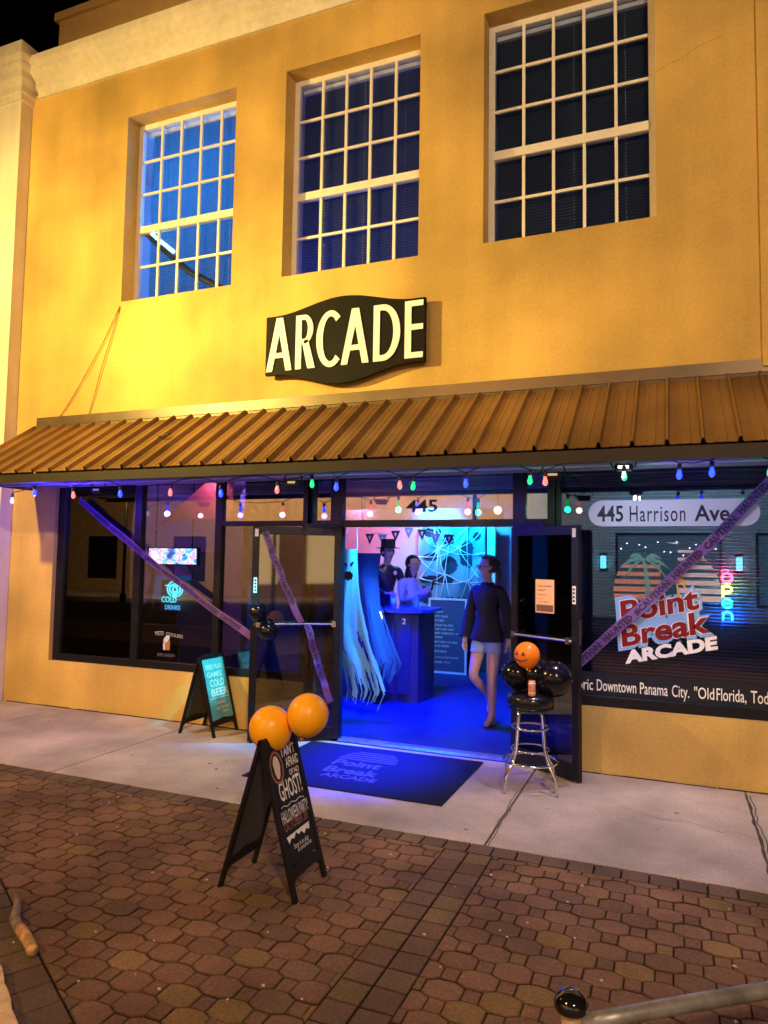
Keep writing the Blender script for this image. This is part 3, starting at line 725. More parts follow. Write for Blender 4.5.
light('flood_pale', 'SPOT', (-3.0, -.84, 2.28), 40, (.62, .85, 1.0), (-3.5, -.8, 0), spot_size=R(80), spot_blend=1, shadow_soft_size=.05)

# ================================================================ SHOP INTERIOR
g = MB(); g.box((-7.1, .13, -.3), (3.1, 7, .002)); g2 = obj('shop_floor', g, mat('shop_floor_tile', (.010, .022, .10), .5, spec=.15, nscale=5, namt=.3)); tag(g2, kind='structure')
m = MB(); m.box((-7.1, 4.9, 0), (-3.55, 5.0, 2.9)); m.box((-2.75, 4.9, 0), (3.1, 5.0, 2.9)); m.box((-3.55, 4.9, 2.25), (-2.75, 5.0, 2.9)); m.box((-7.16, .26, 0), (-7.1, 5, 2.9)); m.box((3.1, .26, 0), (3.16, 5, 2.9)); m.box((-7.1, .26, 2.75), (3.1, 5, 2.81))
obj('interior_wall', m, mat('interior_paint', (.55, .42, .48), .8, nscale=2, namt=.1), B)
m = MB(); m.box((-1.22, 1.9, 0), (-1.14, 5, 2.75)); m.box((-4.15, .26, 0), (-4.08, 2.6, 2.75)); obj('partition', m, mat('dark_partition', (.05, .05, .08), .7), B)
m = MB(); m.box((-2.62, 4.55, 0), (-2.50, 4.62, 2.2)); obj('door_trim', m, mat('white_trim', (.75, .8, .85), .5), B)
# lights of the room, plus added unseen spots aimed at the ghost and people
light('room_blue_a', 'SPOT', (-2.7, 1.5, 2.7), 3000, (.0, .012, 1.0), (-2.75, 1.6, 0), spot_size=R(104), spot_blend=1, shadow_soft_size=.2)
light('room_blue_b', 'SPOT', (-2.0, .32, 2.45), 900, (.0, .30, 1.0), (-3.0, .36, 1.15), spot_size=R(60), spot_blend=.8, shadow_soft_size=.08)
light('room_blue_c', 'POINT', (-3.0, 1.35, 1.5), 14, (.0, .12, 1.0), shadow_soft_size=.12)
light('room_cyan', 'SPOT', (-3.1, 3.4, 2.6), 720, (.0, .38, 1.0), (-3.1, 4.6, 1.6), spot_size=R(100), spot_blend=.8, shadow_soft_size=.15)
light('room_pink', 'SPOT', (-4.3, 3.5, 2.6), 150, (1.0, .30, .42), (-4.4, 4.9, 1.8), spot_size=R(110), spot_blend=.8, shadow_soft_size=.2)
light('room_dim', 'POINT', (-5.4, 2.4, 2.5), 38, (.45, .2, 1.0), shadow_soft_size=.2)
light('entry_blue_spill', 'SPOT', (-2.35, .55, 2.35), 4200, (.0, .03, 1.0), (-2.36, -.50, 0), spot_size=R(38), spot_blend=1, shadow_soft_size=.15)
light('people_fill', 'SPOT', (-2.7, 1.9, 2.6), 26, (.8, .65, 1), (-3.5, 2.9, 1.5), spot_size=R(60), spot_blend=.8, shadow_soft_size=.12)
light('woman_light', 'SPOT', (-1.6, -.5, 2.40), 22, (1.0, .72, .85), (-1.8, 1.25, 1.25), spot_size=R(34), spot_blend=.9, shadow_soft_size=.1)
t = thing('pendant_lamp', (-1.87, 2.0, 2.27), 'glowing warm globe lamp seen through the glass above the doorway', 'lamp')
m = MB(); m.lathe([(.004, -.05), (.035, -.036), (.05, 0), (.035, .036), (.004, .05)], (-1.87, 2.0, 2.27), 18); obj('globe', m, mat('warm_globe', (.8, .7, .5), emit=(1, .75, .4), estr=9), t, True)
m = MB(); m.tube([(-1.87, 2, 2.32), (-1.87, 2, 2.75)], .005, 5); obj('cord', m, alum, t)

# counter
C = thing('bar_counter', (-3.3, 2.1, 0), 'blue lit service counter inside the doorway', 'counter')
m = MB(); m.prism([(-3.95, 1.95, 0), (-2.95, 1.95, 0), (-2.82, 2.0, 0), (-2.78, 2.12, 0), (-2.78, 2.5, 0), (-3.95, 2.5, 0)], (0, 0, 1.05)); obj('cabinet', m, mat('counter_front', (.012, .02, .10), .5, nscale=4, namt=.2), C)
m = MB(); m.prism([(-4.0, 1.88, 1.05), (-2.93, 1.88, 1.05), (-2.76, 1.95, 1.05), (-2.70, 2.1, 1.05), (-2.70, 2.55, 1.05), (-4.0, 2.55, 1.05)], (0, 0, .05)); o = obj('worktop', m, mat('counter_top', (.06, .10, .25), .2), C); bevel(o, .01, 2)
m = MB()
for k in range(5): m.box((-3.85+.2*k, 1.935, .1), (-3.70+.2*k, 1.948, .95))
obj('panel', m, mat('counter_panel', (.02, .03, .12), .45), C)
m = MB(); text_mb('2', (-3.0, 1.93, .92), (1, 0, 0), (0, 0, 1), (0, -1, 0), .004, .02, .05, .07, mb=m); obj('lettering', m, white, C)
t = thing('light_column', (-3.22, 1.78, .7), 'bright white light bar standing upright in front of the counter', 'light')
m = MB(); m.box((-3.245, 1.76, .72), (-3.205, 1.80, 1.08)); obj('tube', m, mat('white_tube', (1, 1, 1), emit=(.75, .85, 1), estr=9), t)
m = MB(); m.box((-3.26, 1.80, 0), (-3.19, 1.85, 1.10)); m.box((-3.28, 1.72, 0), (-3.17, 1.9, .02)); obj('stand', m, alum, t)

t = thing('card_reader', (-3.35, 2.1, 1.1), 'tilted tablet till on the blue counter', 'till')
m = MB(); m.obox((-3.45, 2.1, 1.12), (.2, 0, 0), (0, .08, .13), (0, -.012, .008)); obj('screen', m, signblk, t)
m = MB(); m.box((-3.40, 2.10, 1.10), (-3.30, 2.2, 1.115)); m.box((-3.37, 2.13, 1.115), (-3.33, 2.15, 1.16)); obj('stand', m, alum, t)
for k, (x, y, hh, c_, lab) in enumerate(((-3.62, 1.98, .22, (.9, .3, .12), 'tall orange bottle on the counter beside the ghost'), (-3.16, 2.05, .12, (.8, .8, .85), 'small white paper cup on the counter'), (-2.92, 2.2, .16, (.2, .5, .3), 'green bottle at the end of the counter'))):
    t = thing('bottle' if hh > .13 else 'paper_cup', (x, y, 1.10), lab, 'bottle' if hh > .13 else 'cup')
    m = MB()
    if hh > .13: m.lathe([(.032, 0), (.034, .01), (.034, hh*.6), (.013, hh*.78), (.012, hh*.95)], (x, y, 1.101), 16)
    else: m.lathe([(.028, 0), (.037, hh), (.034, hh), (.026, .01)], (x, y, 1.101), 16)
    obj('body', m, mat('counter_item_%d' % k, c_, .3), t, True)
    if hh > .13:
        m = MB(); m.lathe([(.0135, hh*.95), (.0135, hh), (.004, hh+.002)], (x, y, 1.101), 12); obj('cap', m, signblk, t, True)
# chalkboard menu leaning on the back wall
t = thing('menu_board', (-3.15, 4.25, 0), 'blue lit framed menu board with white writing on the floor inside the shop', 'menu board')
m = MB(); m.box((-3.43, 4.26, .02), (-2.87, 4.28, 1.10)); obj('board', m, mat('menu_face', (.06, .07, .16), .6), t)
m = MB()
for a in ((-3.45, -3.42, .0, 1.12), (-2.88, -2.85, .0, 1.12)): m.box((a[0], 4.25, a[2]), (a[1], 4.285, a[3]))
m.box((-3.42, 4.25, 0), (-2.88, 4.285, .03)); m.box((-3.42, 4.25, 1.09), (-2.88, 4.285, 1.12)); obj('frame', m, mat('menu_frame', (.7, .72, .85), .5, emit=(.2, .25, .9), estr=.0), t)
m = MB()
for z, w, s in ((.90, .17, 'OPEN'), (.83, .26, 'PARTY PLAY'), (.77, .20, 'PRICES'), (.70, .34, 'FREE PLAY ALL DAY'), (.64, .36, 'HOURLY AND DAILY'), (.58, .42, 'GAMES WEEKDAY 10'), (.52, .18, 'WEEKEND'), (.45, .40, 'FAMILY PASS ON SALE'), (.39, .28, 'GROUP RATES'), (.31, .24, 'DRINKS'), (.22, .42, 'ASK US FOR A PARTY QUOTE'), (.15, .30, 'THANK YOU')):
    text_mb(s, (-3.40, 4.258, z), (1, 0, 0), (0, 0, 1), (0, -1, 0), 0, .008, w, .030, mb=m, res=1)
obj('lettering', m, white, t)

# spider web curtain on the back doorway
t = thing('web_curtain', (-3.15, 4.5, 0), 'cyan lit spider web cloth draped over the back doorway', 'halloween curtain')
m = MB(); N = 64; Mz = 84
def cw(u, v): return (-3.72+1.08*u, 4.52+.03*math.sin(u*23+v*4)+.02*math.sin(v*17+u*9), 2.22-1.35*v)
holes_ = [(.2, .08, .14, .05), (.18, .36, .10, .05), (.30, .62, .24, .055), (.72, .32, .10, .16), (.45, .16, .08, .07), (.62, .85, .28, .04), (.88, .12, .06, .05), (.12, .8, .08, .1), (.48, .45, .1, .1)]
for i in range(N):
    for j in range(Mz):
        u, v = (i+.5)/N, (j+.5)/Mz
        if any(((u-a)/c_)**2+((v-b)/d_)**2 < 1+.35*math.sin(u*31+a*20)*math.sin(v*23+b*9) for a, b, c_, d_ in holes_): continue
        m.face([cw(i/N, j/Mz), cw((i+1)/N, j/Mz), cw((i+1)/N, (j+1)/Mz), cw(i/N, (j+1)/Mz)])
gz = film('gauze', (.22, .55, .72), .62); obj('gauze', m, gz, t)
m = MB()
anch = [(.02, .0), (.25, .0), (.5, .02), (.75, .0), (1, .0), (0, .35), (.05, .6), (0, .95), (1, .3), (1, .62), (.95, .95), (.55, .95), (.3, .98)]
hub = [(.42, .55), (.62, .25), (.75, .62), (.3, .25)]
for (a, b) in hub:
    for (c_, d_) in anch:
        if abs(a-c_)+abs(b-d_) > .75: continue
        p = [Vector(cw(a+(c_-a)*f, b+(d_-b)*f+.05*math.sin(math.pi*f)))+Vector((0, -.04, 0)) for f in [k/8 for k in range(9)]]
        m.tube(p, [.003+.006*abs(k/8-.5)*2 for k in range(9)], 5)
obj('web_strands', m, mat('web_white', (.75, .85, .9), .8), t)
m = MB(); m.box((-3.74, 4.62, .0), (-2.62, 4.64, 2.24)); obj('backing_cloth', m, mat('dark_cloth', (.02, .03, .06), .8), t)
# scalloped paper valance
t = thing('paper_valance', (-3.2, 4.0, 2.2), 'pale scalloped paper trim hanging at the top of the doorway view', 'decoration')
m = MB(); x = -4.55
while x < -2.30:
    m.face([(x, 3.6, 2.42), (x+.14, 3.6, 2.42), (x+.14, 3.6, 2.20), (x+.125, 3.6, 2.165), (x+.07, 3.6, 2.15), (x+.015, 3.6, 2.165), (x, 3.6, 2.20)]); x += .1405
obj('paper', m, mat('pale_paper', (.8, .75, .85), .8), t)
light('valance_light', 'SPOT', (-3.2, 2.9, 2.6), 30, (.8, .6, 1.0), (-3.3, 3.6, 2.25), spot_size=R(120), spot_blend=.8, shadow_soft_size=.1)
# bunting
t = thing('bunting', (-3.5, 3.2, 2.1), 'string of dark and blue triangular pennants inside the doorway', 'bunting')
m = MB(); m.tube([(-4.1+.14*k, 3.2, 2.10-.05*math.sin(k*.9)-.02*math.sin(math.pi*k/10)) for k in range(11)], .004, 5); obj('cord', m, white, t)
for k in range(7):
    x = -3.98+.195*k; z = 2.08-.05*math.sin((x+4.1)/.14*.9)
    m = MB(); m.prism([(x-.07, 3.19, z), (x+.07, 3.19, z), (x, 3.19, z-.15)], (0, .003, 0)); obj('pennant', m, [mat('navy_cloth', (.02, .02, .06), .8), mat('blue_cloth', (.15, .4, .85), .8)][k % 2], t)
    m = MB(); m.prism([(x-.02, 3.186, z-.03), (x+.02, 3.186, z-.03), (x, 3.186, z-.09)], (0, .002, 0)); obj('motif', m, white, t)
# hanging cloth ghosts
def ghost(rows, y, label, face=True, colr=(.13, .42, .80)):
    t = thing('cloth_ghost', ((rows[0][1]+rows[0][2])/2, y, rows[0][0]), label, 'halloween ghost', 'hanging cloth ghosts')
    m = MB(); Nx = 64; grid = []
    R_ = []
    for k in range(len(rows)-1):
        for f in [q/8 for q in range(8 if k < len(rows)-2 else 9)]:
            a, b = rows[k], rows[k+1]; R_.append([a[q]+(b[q]-a[q])*f for q in range(3)])
    for j, (z, xa, xb) in enumerate(R_):
        row = []
        for i in range(Nx+1):
            u = i/Nx; fl = max(0, min(1, (j-8)/30))
            row.append((xa+(xb-xa)*u, y-.05*math.sin(math.pi*u)+fl*.020*math.sin(u*9+j*.05)+fl*.002*math.sin(u*29+j*.1), z-fl*.02*math.sin(u*21)))
        grid.append(row)
    nj = len(grid)
    ph_ = random.random()*6; rag = [.02+.20*abs(math.sin(q*.19+ph_)*math.sin(q*.47+ph_*2))+.05*random.random() for q in range(Nx+1)]
    tears = [(random.random(), random.uniform(.45, .85), random.uniform(.008, .03), random.uniform(.02, .09)) for _ in range(9)]
    for j in range(nj-1):
        for i in range(Nx):
            v = j/(nj-1)
            if v > 1-rag[i]: continue
            if any(((i/Nx-a)/c_)**2+((v-b)/d_)**2 < 1 for a, b, c_, d_ in tears): continue
            m.face([grid[j][i], grid[j][i+1], grid[j+1][i+1], grid[j+1][i]])
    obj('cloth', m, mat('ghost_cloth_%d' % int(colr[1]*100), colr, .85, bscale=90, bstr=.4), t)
    if face:
        z0, xa, xb = rows[0]; cx = (xa+xb)/2+.03
        m = MB(); yy = y-.078
        for s in (-1, 1): m.prism([(cx+s*.055, yy, z0-.115), (cx+s*.016, yy, z0-.145), (cx+s*.020, yy, z0-.175), (cx+s*.052, yy, z0-.145)], (0, .003, 0))
        obj('eye', m, tapetxt, t)
        m = MB(); pts = [(cx+.050*math.cos(a), yy, z0-.265+.045*math.sin(a)+(.012 if int(k) % 2 else 0)) for k, a in enumerate([q*math.pi/8 for q in range(16)])]
        m.prism(pts, (0, .003, 0)); obj('mouth', m, tapetxt, t)
        m = MB()
        for s in (xa, xb): m.tube([(s, y, z0), ((s+cx)/2+.02, y, 2.0)], .004, 5)
        obj('hanger', m, white, t)
    return t
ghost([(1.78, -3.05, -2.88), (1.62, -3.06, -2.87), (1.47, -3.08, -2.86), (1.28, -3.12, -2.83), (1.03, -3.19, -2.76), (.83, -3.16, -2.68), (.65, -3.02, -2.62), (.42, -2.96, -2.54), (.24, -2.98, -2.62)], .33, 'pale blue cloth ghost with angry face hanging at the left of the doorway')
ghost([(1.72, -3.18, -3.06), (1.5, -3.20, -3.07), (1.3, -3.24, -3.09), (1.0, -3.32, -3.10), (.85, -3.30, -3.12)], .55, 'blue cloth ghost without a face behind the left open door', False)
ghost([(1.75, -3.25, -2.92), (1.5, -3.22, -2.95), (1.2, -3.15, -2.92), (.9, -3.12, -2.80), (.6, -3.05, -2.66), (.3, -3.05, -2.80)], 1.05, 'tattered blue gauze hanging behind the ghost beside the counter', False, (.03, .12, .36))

# ---------------------------------------------------------------- people
def skin_mesh(name, nodes, edges, material, parent, root=0, sub=2):
    me = bpy.data.meshes.new(name); me.from_pydata([n_[0] for n_ in nodes], edges, [])
    o = bpy.data.objects.new(name+'_src', me); COL.objects.link(o)
    o.modifiers.new('skin', 'SKIN'); sv = me.skin_vertices[0].data if me.skin_vertices else None
    if sv is None:
        me.skin_vertices.new(name='s') if hasattr(me.skin_vertices, 'new') else None
        bm = bmesh.new(); bm.from_mesh(me); bm.verts.layers.skin.verify(); bm.to_mesh(me); bm.free(); sv = me.skin_vertices[0].data
    for k, n_ in enumerate(nodes):
        r = n_[1]; sv[k].radius = (r, r) if not isinstance(r, tuple) else r; sv[k].use_root = (k == root)
    sb = o.modifiers.new('sub', 'SUBSURF'); sb.levels = sub; sb.render_levels = sub
    bpy.context.view_layer.update()
    m2 = bpy.data.meshes.new_from_object(o.evaluated_get(bpy.context.evaluated_depsgraph_get()))
    COL.objects.unlink(o); bpy.data.objects.remove(o)
    m2.materials.clear(); m2.materials.append(material)
    for p in m2.polygons: p.use_smooth = True
    return obj(name, m2, material, parent)
def person(base, fdir, J, mats, label, hair, seat=None, extra=None):
    base = Vector(base); f = Vector((*fdir, 0)).normalized(); l = Vector((-f.y, f.x, 0)); hf = Vector((*J.get('look', fdir), 0)).normalized(); hl = Vector((-hf.y, hf.x, 0))
    def P(a): return base+f*a[0]+l*a[1]+Vector((0, 0, a[2]))
    t = thing('person', base, label, 'person')
    N = []; E_ = []
    def add(p, r, par=None, raw=False):
        N.append((tuple(p if raw else P(p)), r))
        if par is not None: E_.append((par, len(N)-1))
        return len(N)-1
    pel = add(J['pelvis'], .115); sp = add(J['waist'], .10, pel); ch = add(J['chest'], .115, sp); nk = add(J['neck'], .048, ch)
    hb = P(J['head']); hd0 = add(hb-Vector((0, 0, .075)), .052, nk, True)
    hd1 = add(hb+hf*.010, .084, hd0, True); hd2 = add(hb-hf*.004+Vector((0, 0, .06)), .082, hd1, True); add(hb-hf*.01+Vector((0, 0, .105)), .050, hd2, True)
    for s, nm in ((1, 'L'), (-1, 'R')):
        sh = add(J['sh'+nm], .052, ch); el = add(J['el'+nm], .040, sh); wr = add(J['wr'+nm], .026, el)
        w_ = P(J['wr'+nm]); hv = (P(J['ha'+nm])-w_); hv.normalize(); pm = add(w_+hv*.05, .026, wr, True)
        side = hv.cross(l if s == 1 else -l)
        if side.length < .2: side = f.copy()
        side.normalize()
        for q in range(4):
            o_ = (q-1.5)*.019; a = add(w_+hv*.085+side*o_, .0095, pm, True); b = add(w_+hv*(.125-.006*abs(q-1.4))+side*o_*1.05-l*s*.012, .0085, a, True); add(w_+hv*(.150-.008*abs(q-1.4))+side*o_-l*s*.03, .0075, b, True)
        a = add(w_+hv*.055+side*.035, .010, pm, True); add(w_+hv*.095+side*.045-l*s*.01, .0085, a, True)
        hp = add(J['hip'+nm], .088, pel); kn = add(J['kn'+nm], .052, hp); cf = add(tuple((J['kn'+nm][q]*.65+J['an'+nm][q]*.35) for q in range(3)), .050, kn); an = add(J['an'+nm], .034, cf); add(J['heel'+nm], .030, an) ; ft = add(J['to'+nm], .030, an)
    bodyname = skin_mesh('body', N, E_, mats['skin'], t, 0, 3).name
    # face
    eh = hb+Vector((0, 0, .02))
    m = MB(); m.lathe([(.004, .0), (.012, .012), (.013, .025), (.007, .045)], hb+hf*.088+Vector((0, 0, -.022)), 8); 
    obj('nose', m, mats['skin'], t, True)
    m = MB()
    for s in (1, -1):
        m.lathe([(.002, -.006), (.008, -.003), (.009, .002), (.002, .006)], eh+hf*.086+hl*s*.030, 10, axis=hf)
    obj('eye', m, mat('eye_dark', (.03, .025, .02), .2), t, True)
    m = MB(); m.lathe([(.002, -.004), (.02, 0), (.002, .004)], hb+hf*.083-Vector((0, 0, .045)), 10, axis=hf, sx=1, sy=.3); obj('mouth', m, mat('lips', (.35, .12, .11), .5), t, True)
    m = MB()
    for s in (1, -1): m.lathe([(.005, -.012), (.022, -.003), (.020, .006), (.006, .012)], hb+hl*s*.086+Vector((0, 0, .005)), 10, axis=hl, sx=1.25)
    obj('ear', m, mats['skin'], t, True)
    # clothes: shells lifted off the body
    bod = bpy.data.objects[bodyname].data
    bones = {'torso': [(J['pelvis'], J['waist']), (J['waist'], J['chest']), (J['chest'], J['neck'])], 'head': [(J['neck'], J['head']), (J['head'], (J['head'][0], J['head'][1], J['head'][2]+.1))]}
    bones['torso'] += [(J['chest'], J['shL']), (J['chest'], J['shR'])]
    for nm in 'LR':
        bones['arm'+nm] = [(J['sh'+nm], J['el'+nm]), (J['el'+nm], J['wr'+nm])]; bones['hand'+nm] = [(J['wr'+nm], J['ha'+nm])]
        bones['leg'+nm] = [(J['hip'+nm], J['kn'+nm]), (J['kn'+nm], J['an'+nm])]; bones['foot'+nm] = [(J['an'+nm], J['to'+nm])]
    def seg(p, a, b):
        a, b = Vector(a), Vector(b); ab = b-a; q = max(0, min(1, (p-a).dot(ab)/max(ab.length_squared, 1e-6))); return (p-a-ab*q).length, q
    def shell(name, pred, off, mt, snap=()):
        bm = bmesh.new(); bm.from_mesh(bod)
        for zz in snap: bmesh.ops.bisect_plane(bm, geom=bm.verts[:]+bm.edges[:]+bm.faces[:], plane_co=(0, 0, base.z+zz), plane_no=(0, 0, 1))
        bm.normal_update(); dead = []
        for fc in bm.faces:
            w_ = fc.calc_center_median()-base; p = Vector((w_.dot(f), w_.dot(l), w_.z)); best = min(((seg(p, *sg)[0]-(.07 if bn == 'torso' else 0), bn, k_, seg(p, *sg)[1]) for bn, sgs in bones.items() for k_, sg in enumerate(sgs)), key=lambda z: z[0])
            if not pred(best[1], best[2], best[3], p): dead.append(fc)
        bmesh.ops.delete(bm, geom=dead, context='FACES')
        bm.normal_update(); ns = {v: v.normal.copy() for v in bm.verts}
        for v in bm.verts: v.co += ns[v]*(off if not callable(off) else off((v.co-base).z))
        for _ in range(2): bmesh.ops.smooth_vert(bm, verts=[v for v in bm.verts if not v.is_boundary], factor=.4, use_axis_x=True, use_axis_y=True, use_axis_z=True)
        me = bpy.data.meshes.new(name); bm.to_mesh(me); bm.free(); me.materials.clear(); me.materials.append(mt)
        for p in me.polygons: p.use_smooth = True
        o = obj(name, me, mt, t); sd_ = o.modifiers.new('thick', 'SOLIDIFY'); sd_.thickness = .004; sd_.offset = -1; return o
    hem = J.get('hem', .86); leg = J.get('leg', .5)
    shell(J.get('top_name', 'sweater'), lambda bn, k, q, p: (bn == 'torso' and not (k == 2 and q > .90 and abs(p.y) < .09) and p.z > hem) or (bn.startswith('leg') and p.z > hem) or (bn.startswith('arm') and not (k == 1 and q > .97)), (lambda z: .016+.022*max(0, min(1, (1.2-z)/.3))) if hair == 'pony' else .012, mats['top'], (hem,))
    shell(J.get('leg_name', 'shorts'), lambda bn, k, q, p: (bn == 'torso' and p.z < hem+.10) or (bn.startswith('leg') and (k == 0 and (leg >= .99 or p.z > J['hipL'][2]-leg*.40) or (k == 1 and leg >= .99 and q < .97))), .014 if leg < .9 else .02, mats['legs'], (J['hipL'][2]-leg*.40,) if leg < .9 else ())
    # hair
    hm = MB(); rows_ = 12; cols_ = 20; hc = hb-hf*.018+Vector((0, 0, .035))
    def hp_(th, ph):   # th from crown down, ph round the head (0 = face)
        v = hf*(math.sin(th)*math.cos(ph)*.100)+hl*(math.sin(th)*math.sin(ph)*.090)+Vector((0, 0, math.cos(th)*.098)); return hc+v
    for i in range(rows_):
        for j in range(cols_):
            th0, th1 = math.pi*.78*i/rows_, math.pi*.78*(i+1)/rows_; p0_, p1_ = 2*math.pi*j/cols_, 2*math.pi*(j+1)/cols_; pm_ = (p0_+p1_)/2
            if abs(math.sin(pm_/2)) < (.55 if th1 > .95 else 0) : continue
            hm.face([hp_(th0, p0_), hp_(th0, p1_), hp_(th1, p1_), hp_(th1, p0_)])
    hc_ = obj('hair', hm, mats['hair'], t, True); sd_ = hc_.modifiers.new('thick', 'SOLIDIFY'); sd_.thickness = .012; sd_.offset = -1
    nodes = [(tuple(hb-hf*.06+Vector((0, 0, .03))), .06), (tuple(hb-hf*.05+Vector((0, 0, .05))), .05)]; ed = [(0, 1)]
    if hair == 'pony':
        nodes += [(tuple(hb-hf*.10+Vector((0, 0, .02))), .035), (tuple(hb-hf*.135+Vector((0, 0, -.05))), .038), (tuple(hb-hf*.13+Vector((0, 0, -.16))), .02)]; ed += [(0, 2), (2, 3), (3, 4)]
    if hair == 'long':
        nodes += [(tuple(hb-hf*.05+Vector((0, 0, -.06))), .09), (tuple(hb-hf*.07+Vector((0, 0, -.18))), .085), (tuple(hb-hf*.06+Vector((0, 0, -.30))), .06)]; ed += [(0, 2), (2, 3), (3, 4)]
    if hair in ('pony', 'long'): skin_mesh('ponytail' if hair == 'pony' else 'back_hair', nodes, ed, mats['hair'], t)
    return t, hb, hf, hl, P
skinm = mat('skin', (.62, .38, .28), .55, nscale=12, namt=.06); 
denim = mat('denim', (.30, .42, .58), .8, nscale=60, namt=.15, bscale=200, bstr=.3); blk = mat('black_knit', (.010, .010, .016), .9, bscale=180, bstr=.4)
brownh = mat('brown_hair', (.09, .05, .035), .5, bscale=60, bstr=.6); darkh = mat('dark_hair', (.025, .016, .014), .5, bscale=60, bstr=.6)
JW = dict(pelvis=(0, 0, .91), waist=(0, 0, 1.08), chest=(.01, 0, 1.30), neck=(.0, 0, 1.475), head=(.02, 0, 1.61), look=(-.80, -.60),
          shL=(0, .155, 1.385), shR=(0, -.155, 1.385), elL=(-.06, .215, 1.12), elR=(.01, -.225, 1.12), wrL=(-.04, .235, .89), wrR=(.07, -.235, .88), haL=(-.03, .235, .8), haR=(.10, -.23, .78),
          hipL=(0, .085, .88), hipR=(0, -.085, .88), knL=(.03, .075, .49), knR=(.15, -.08, .50), anL=(.0, .06, .085), anR=(-.17, -.06, .24), toL=(.14, .07, .022), toR=(-.12, -.06, .10), heelL=(-.04, .06, .03), heelR=(-.20, -.06, .20), hem=.86, leg=.34)
t, hb, hf, hl, P = person((-1.80, 1.27, .0), (-.34, -.94), JW, dict(skin=skinm, top=blk, legs=denim, hair=brownh), 'woman with glasses in black sweater and denim shorts walking out of the doorway', 'pony')
m = MB()
for s in (1, -1):
    c0 = hb+hf*.096+hl*s*.032+Vector((0, 0, .018))
    m.tube([c0+hl*.026*math.cos(a)+Vector((0, 0, .018*math.sin(a))) for a in [k*math.pi/6 for k in range(13)]], .0035, 5)
    m.tube([c0+hl*s*.026, c0+hl*s*.055-hf*.03, c0+hl*s*.056-hf*.11], .003, 5)
m.tube([hb+hf*.1+hl*.008+Vector((0, 0, .02)), hb+hf*.1-hl*.008+Vector((0, 0, .02))], .003, 5)
obj('glasses', m, mat('glasses_frame', (.02, .015, .02), .3), t)
m = MB()
for nm in 'LR':
    h_, a_ = P(JW['heel'+nm]), P(JW['to'+nm]); dv = (a_-h_); dv.normalize(); sd = dv.cross(Vector((0, 0, 1))).normalized()
    pts = [h_-dv*.03+sd*.03*math.cos(a)+dv*(0) for a in (0,)]
    ring = []
    for a in [k*math.pi/8 for k in range(16)]:
        ring.append(h_+dv*(.09+.125*math.cos(a))+sd*(.036+.008*math.cos(a))*math.sin(a)-Vector((0, 0, .036)) if nm == 'R' else h_+dv*(.09+.125*math.cos(a))+sd*(.036+.008*math.cos(a))*math.sin(a)-Vector((0, 0, .030)))
    m.prism(ring, (0, 0, .012)); tp = h_+dv*.15
    m.tube([tp+Vector((0, 0, -.018)), tp-dv*.02+Vector((0, 0, .03)), tp-dv*.07+sd*.036+Vector((0, 0, -.01))], .004, 5); m.tube([tp-dv*.02+Vector((0, 0, .03)), tp-dv*.07-sd*.036+Vector((0, 0, -.01))], .004, 5)
obj('flip_flops', m, mat('sandal', (.05, .035, .03), .6), t)
m = MB()
for k, nm in enumerate('LR'):
    q = P(JW['knL' if nm == 'L' else 'knR'])
# man behind the counter
JM = dict(pelvis=(0, 0, .95), waist=(0, 0, 1.14), chest=(.02, 0, 1.38), neck=(.03, 0, 1.54), head=(.07, 0, 1.68), look=(.8, -.6),
          shL=(0, .19, 1.46), shR=(0, -.19, 1.46), elL=(.08, .24, 1.20), elR=(.08, -.24, 1.20), wrL=(.30, .14, 1.15), wrR=(.30, -.14, 1.15), haL=(.4, .1, 1.15), haR=(.4, -.1, 1.15),
          hipL=(0, .09, .92), hipR=(0, -.09, .92), knL=(.02, .1, .5), knR=(.02, -.1, .5), anL=(0, .1, .09), anR=(0, -.1, .09), toL=(.15, .12, .03), toR=(.15, -.12, .03), heelL=(-.04, .1, .03), heelR=(-.04, -.1, .03), hem=.92, leg=1.0, leg_name='trousers', top_name='jacket')
t, hb, hf, hl, P = person((-3.58, 2.82, .09), (.75, -.66), JM, dict(skin=skinm, top=mat('leather_jacket', (.035, .03, .045), .35), legs=mat('dark_trousers', (.03, .03, .05), .8), hair=darkh), 'man in a black brimmed hat and dark jacket standing at the counter', 'short')
m = MB(); m.lathe([(.16, 0), (.165, .006), (.10, .014), (.098, .10), (.085, .125), (.03, .115), (.004, .112)], hb+Vector((0, 0, .065))-hf*.005, 24, sx=1.0, sy=.92); obj('hat', m, mat('black_felt', (.012, .012, .016), .8), t, True)
m = MB(); m.box((-3.5, 2.7, 1.40), (-3.46, 2.705, 1.44)); 
sh = P((.14, .07, 1.42)); m = MB(); m.lathe([(.002, 0), (.03, .004), (.002, .01)], sh, 10, axis=hf); obj('badge', m, white, t)
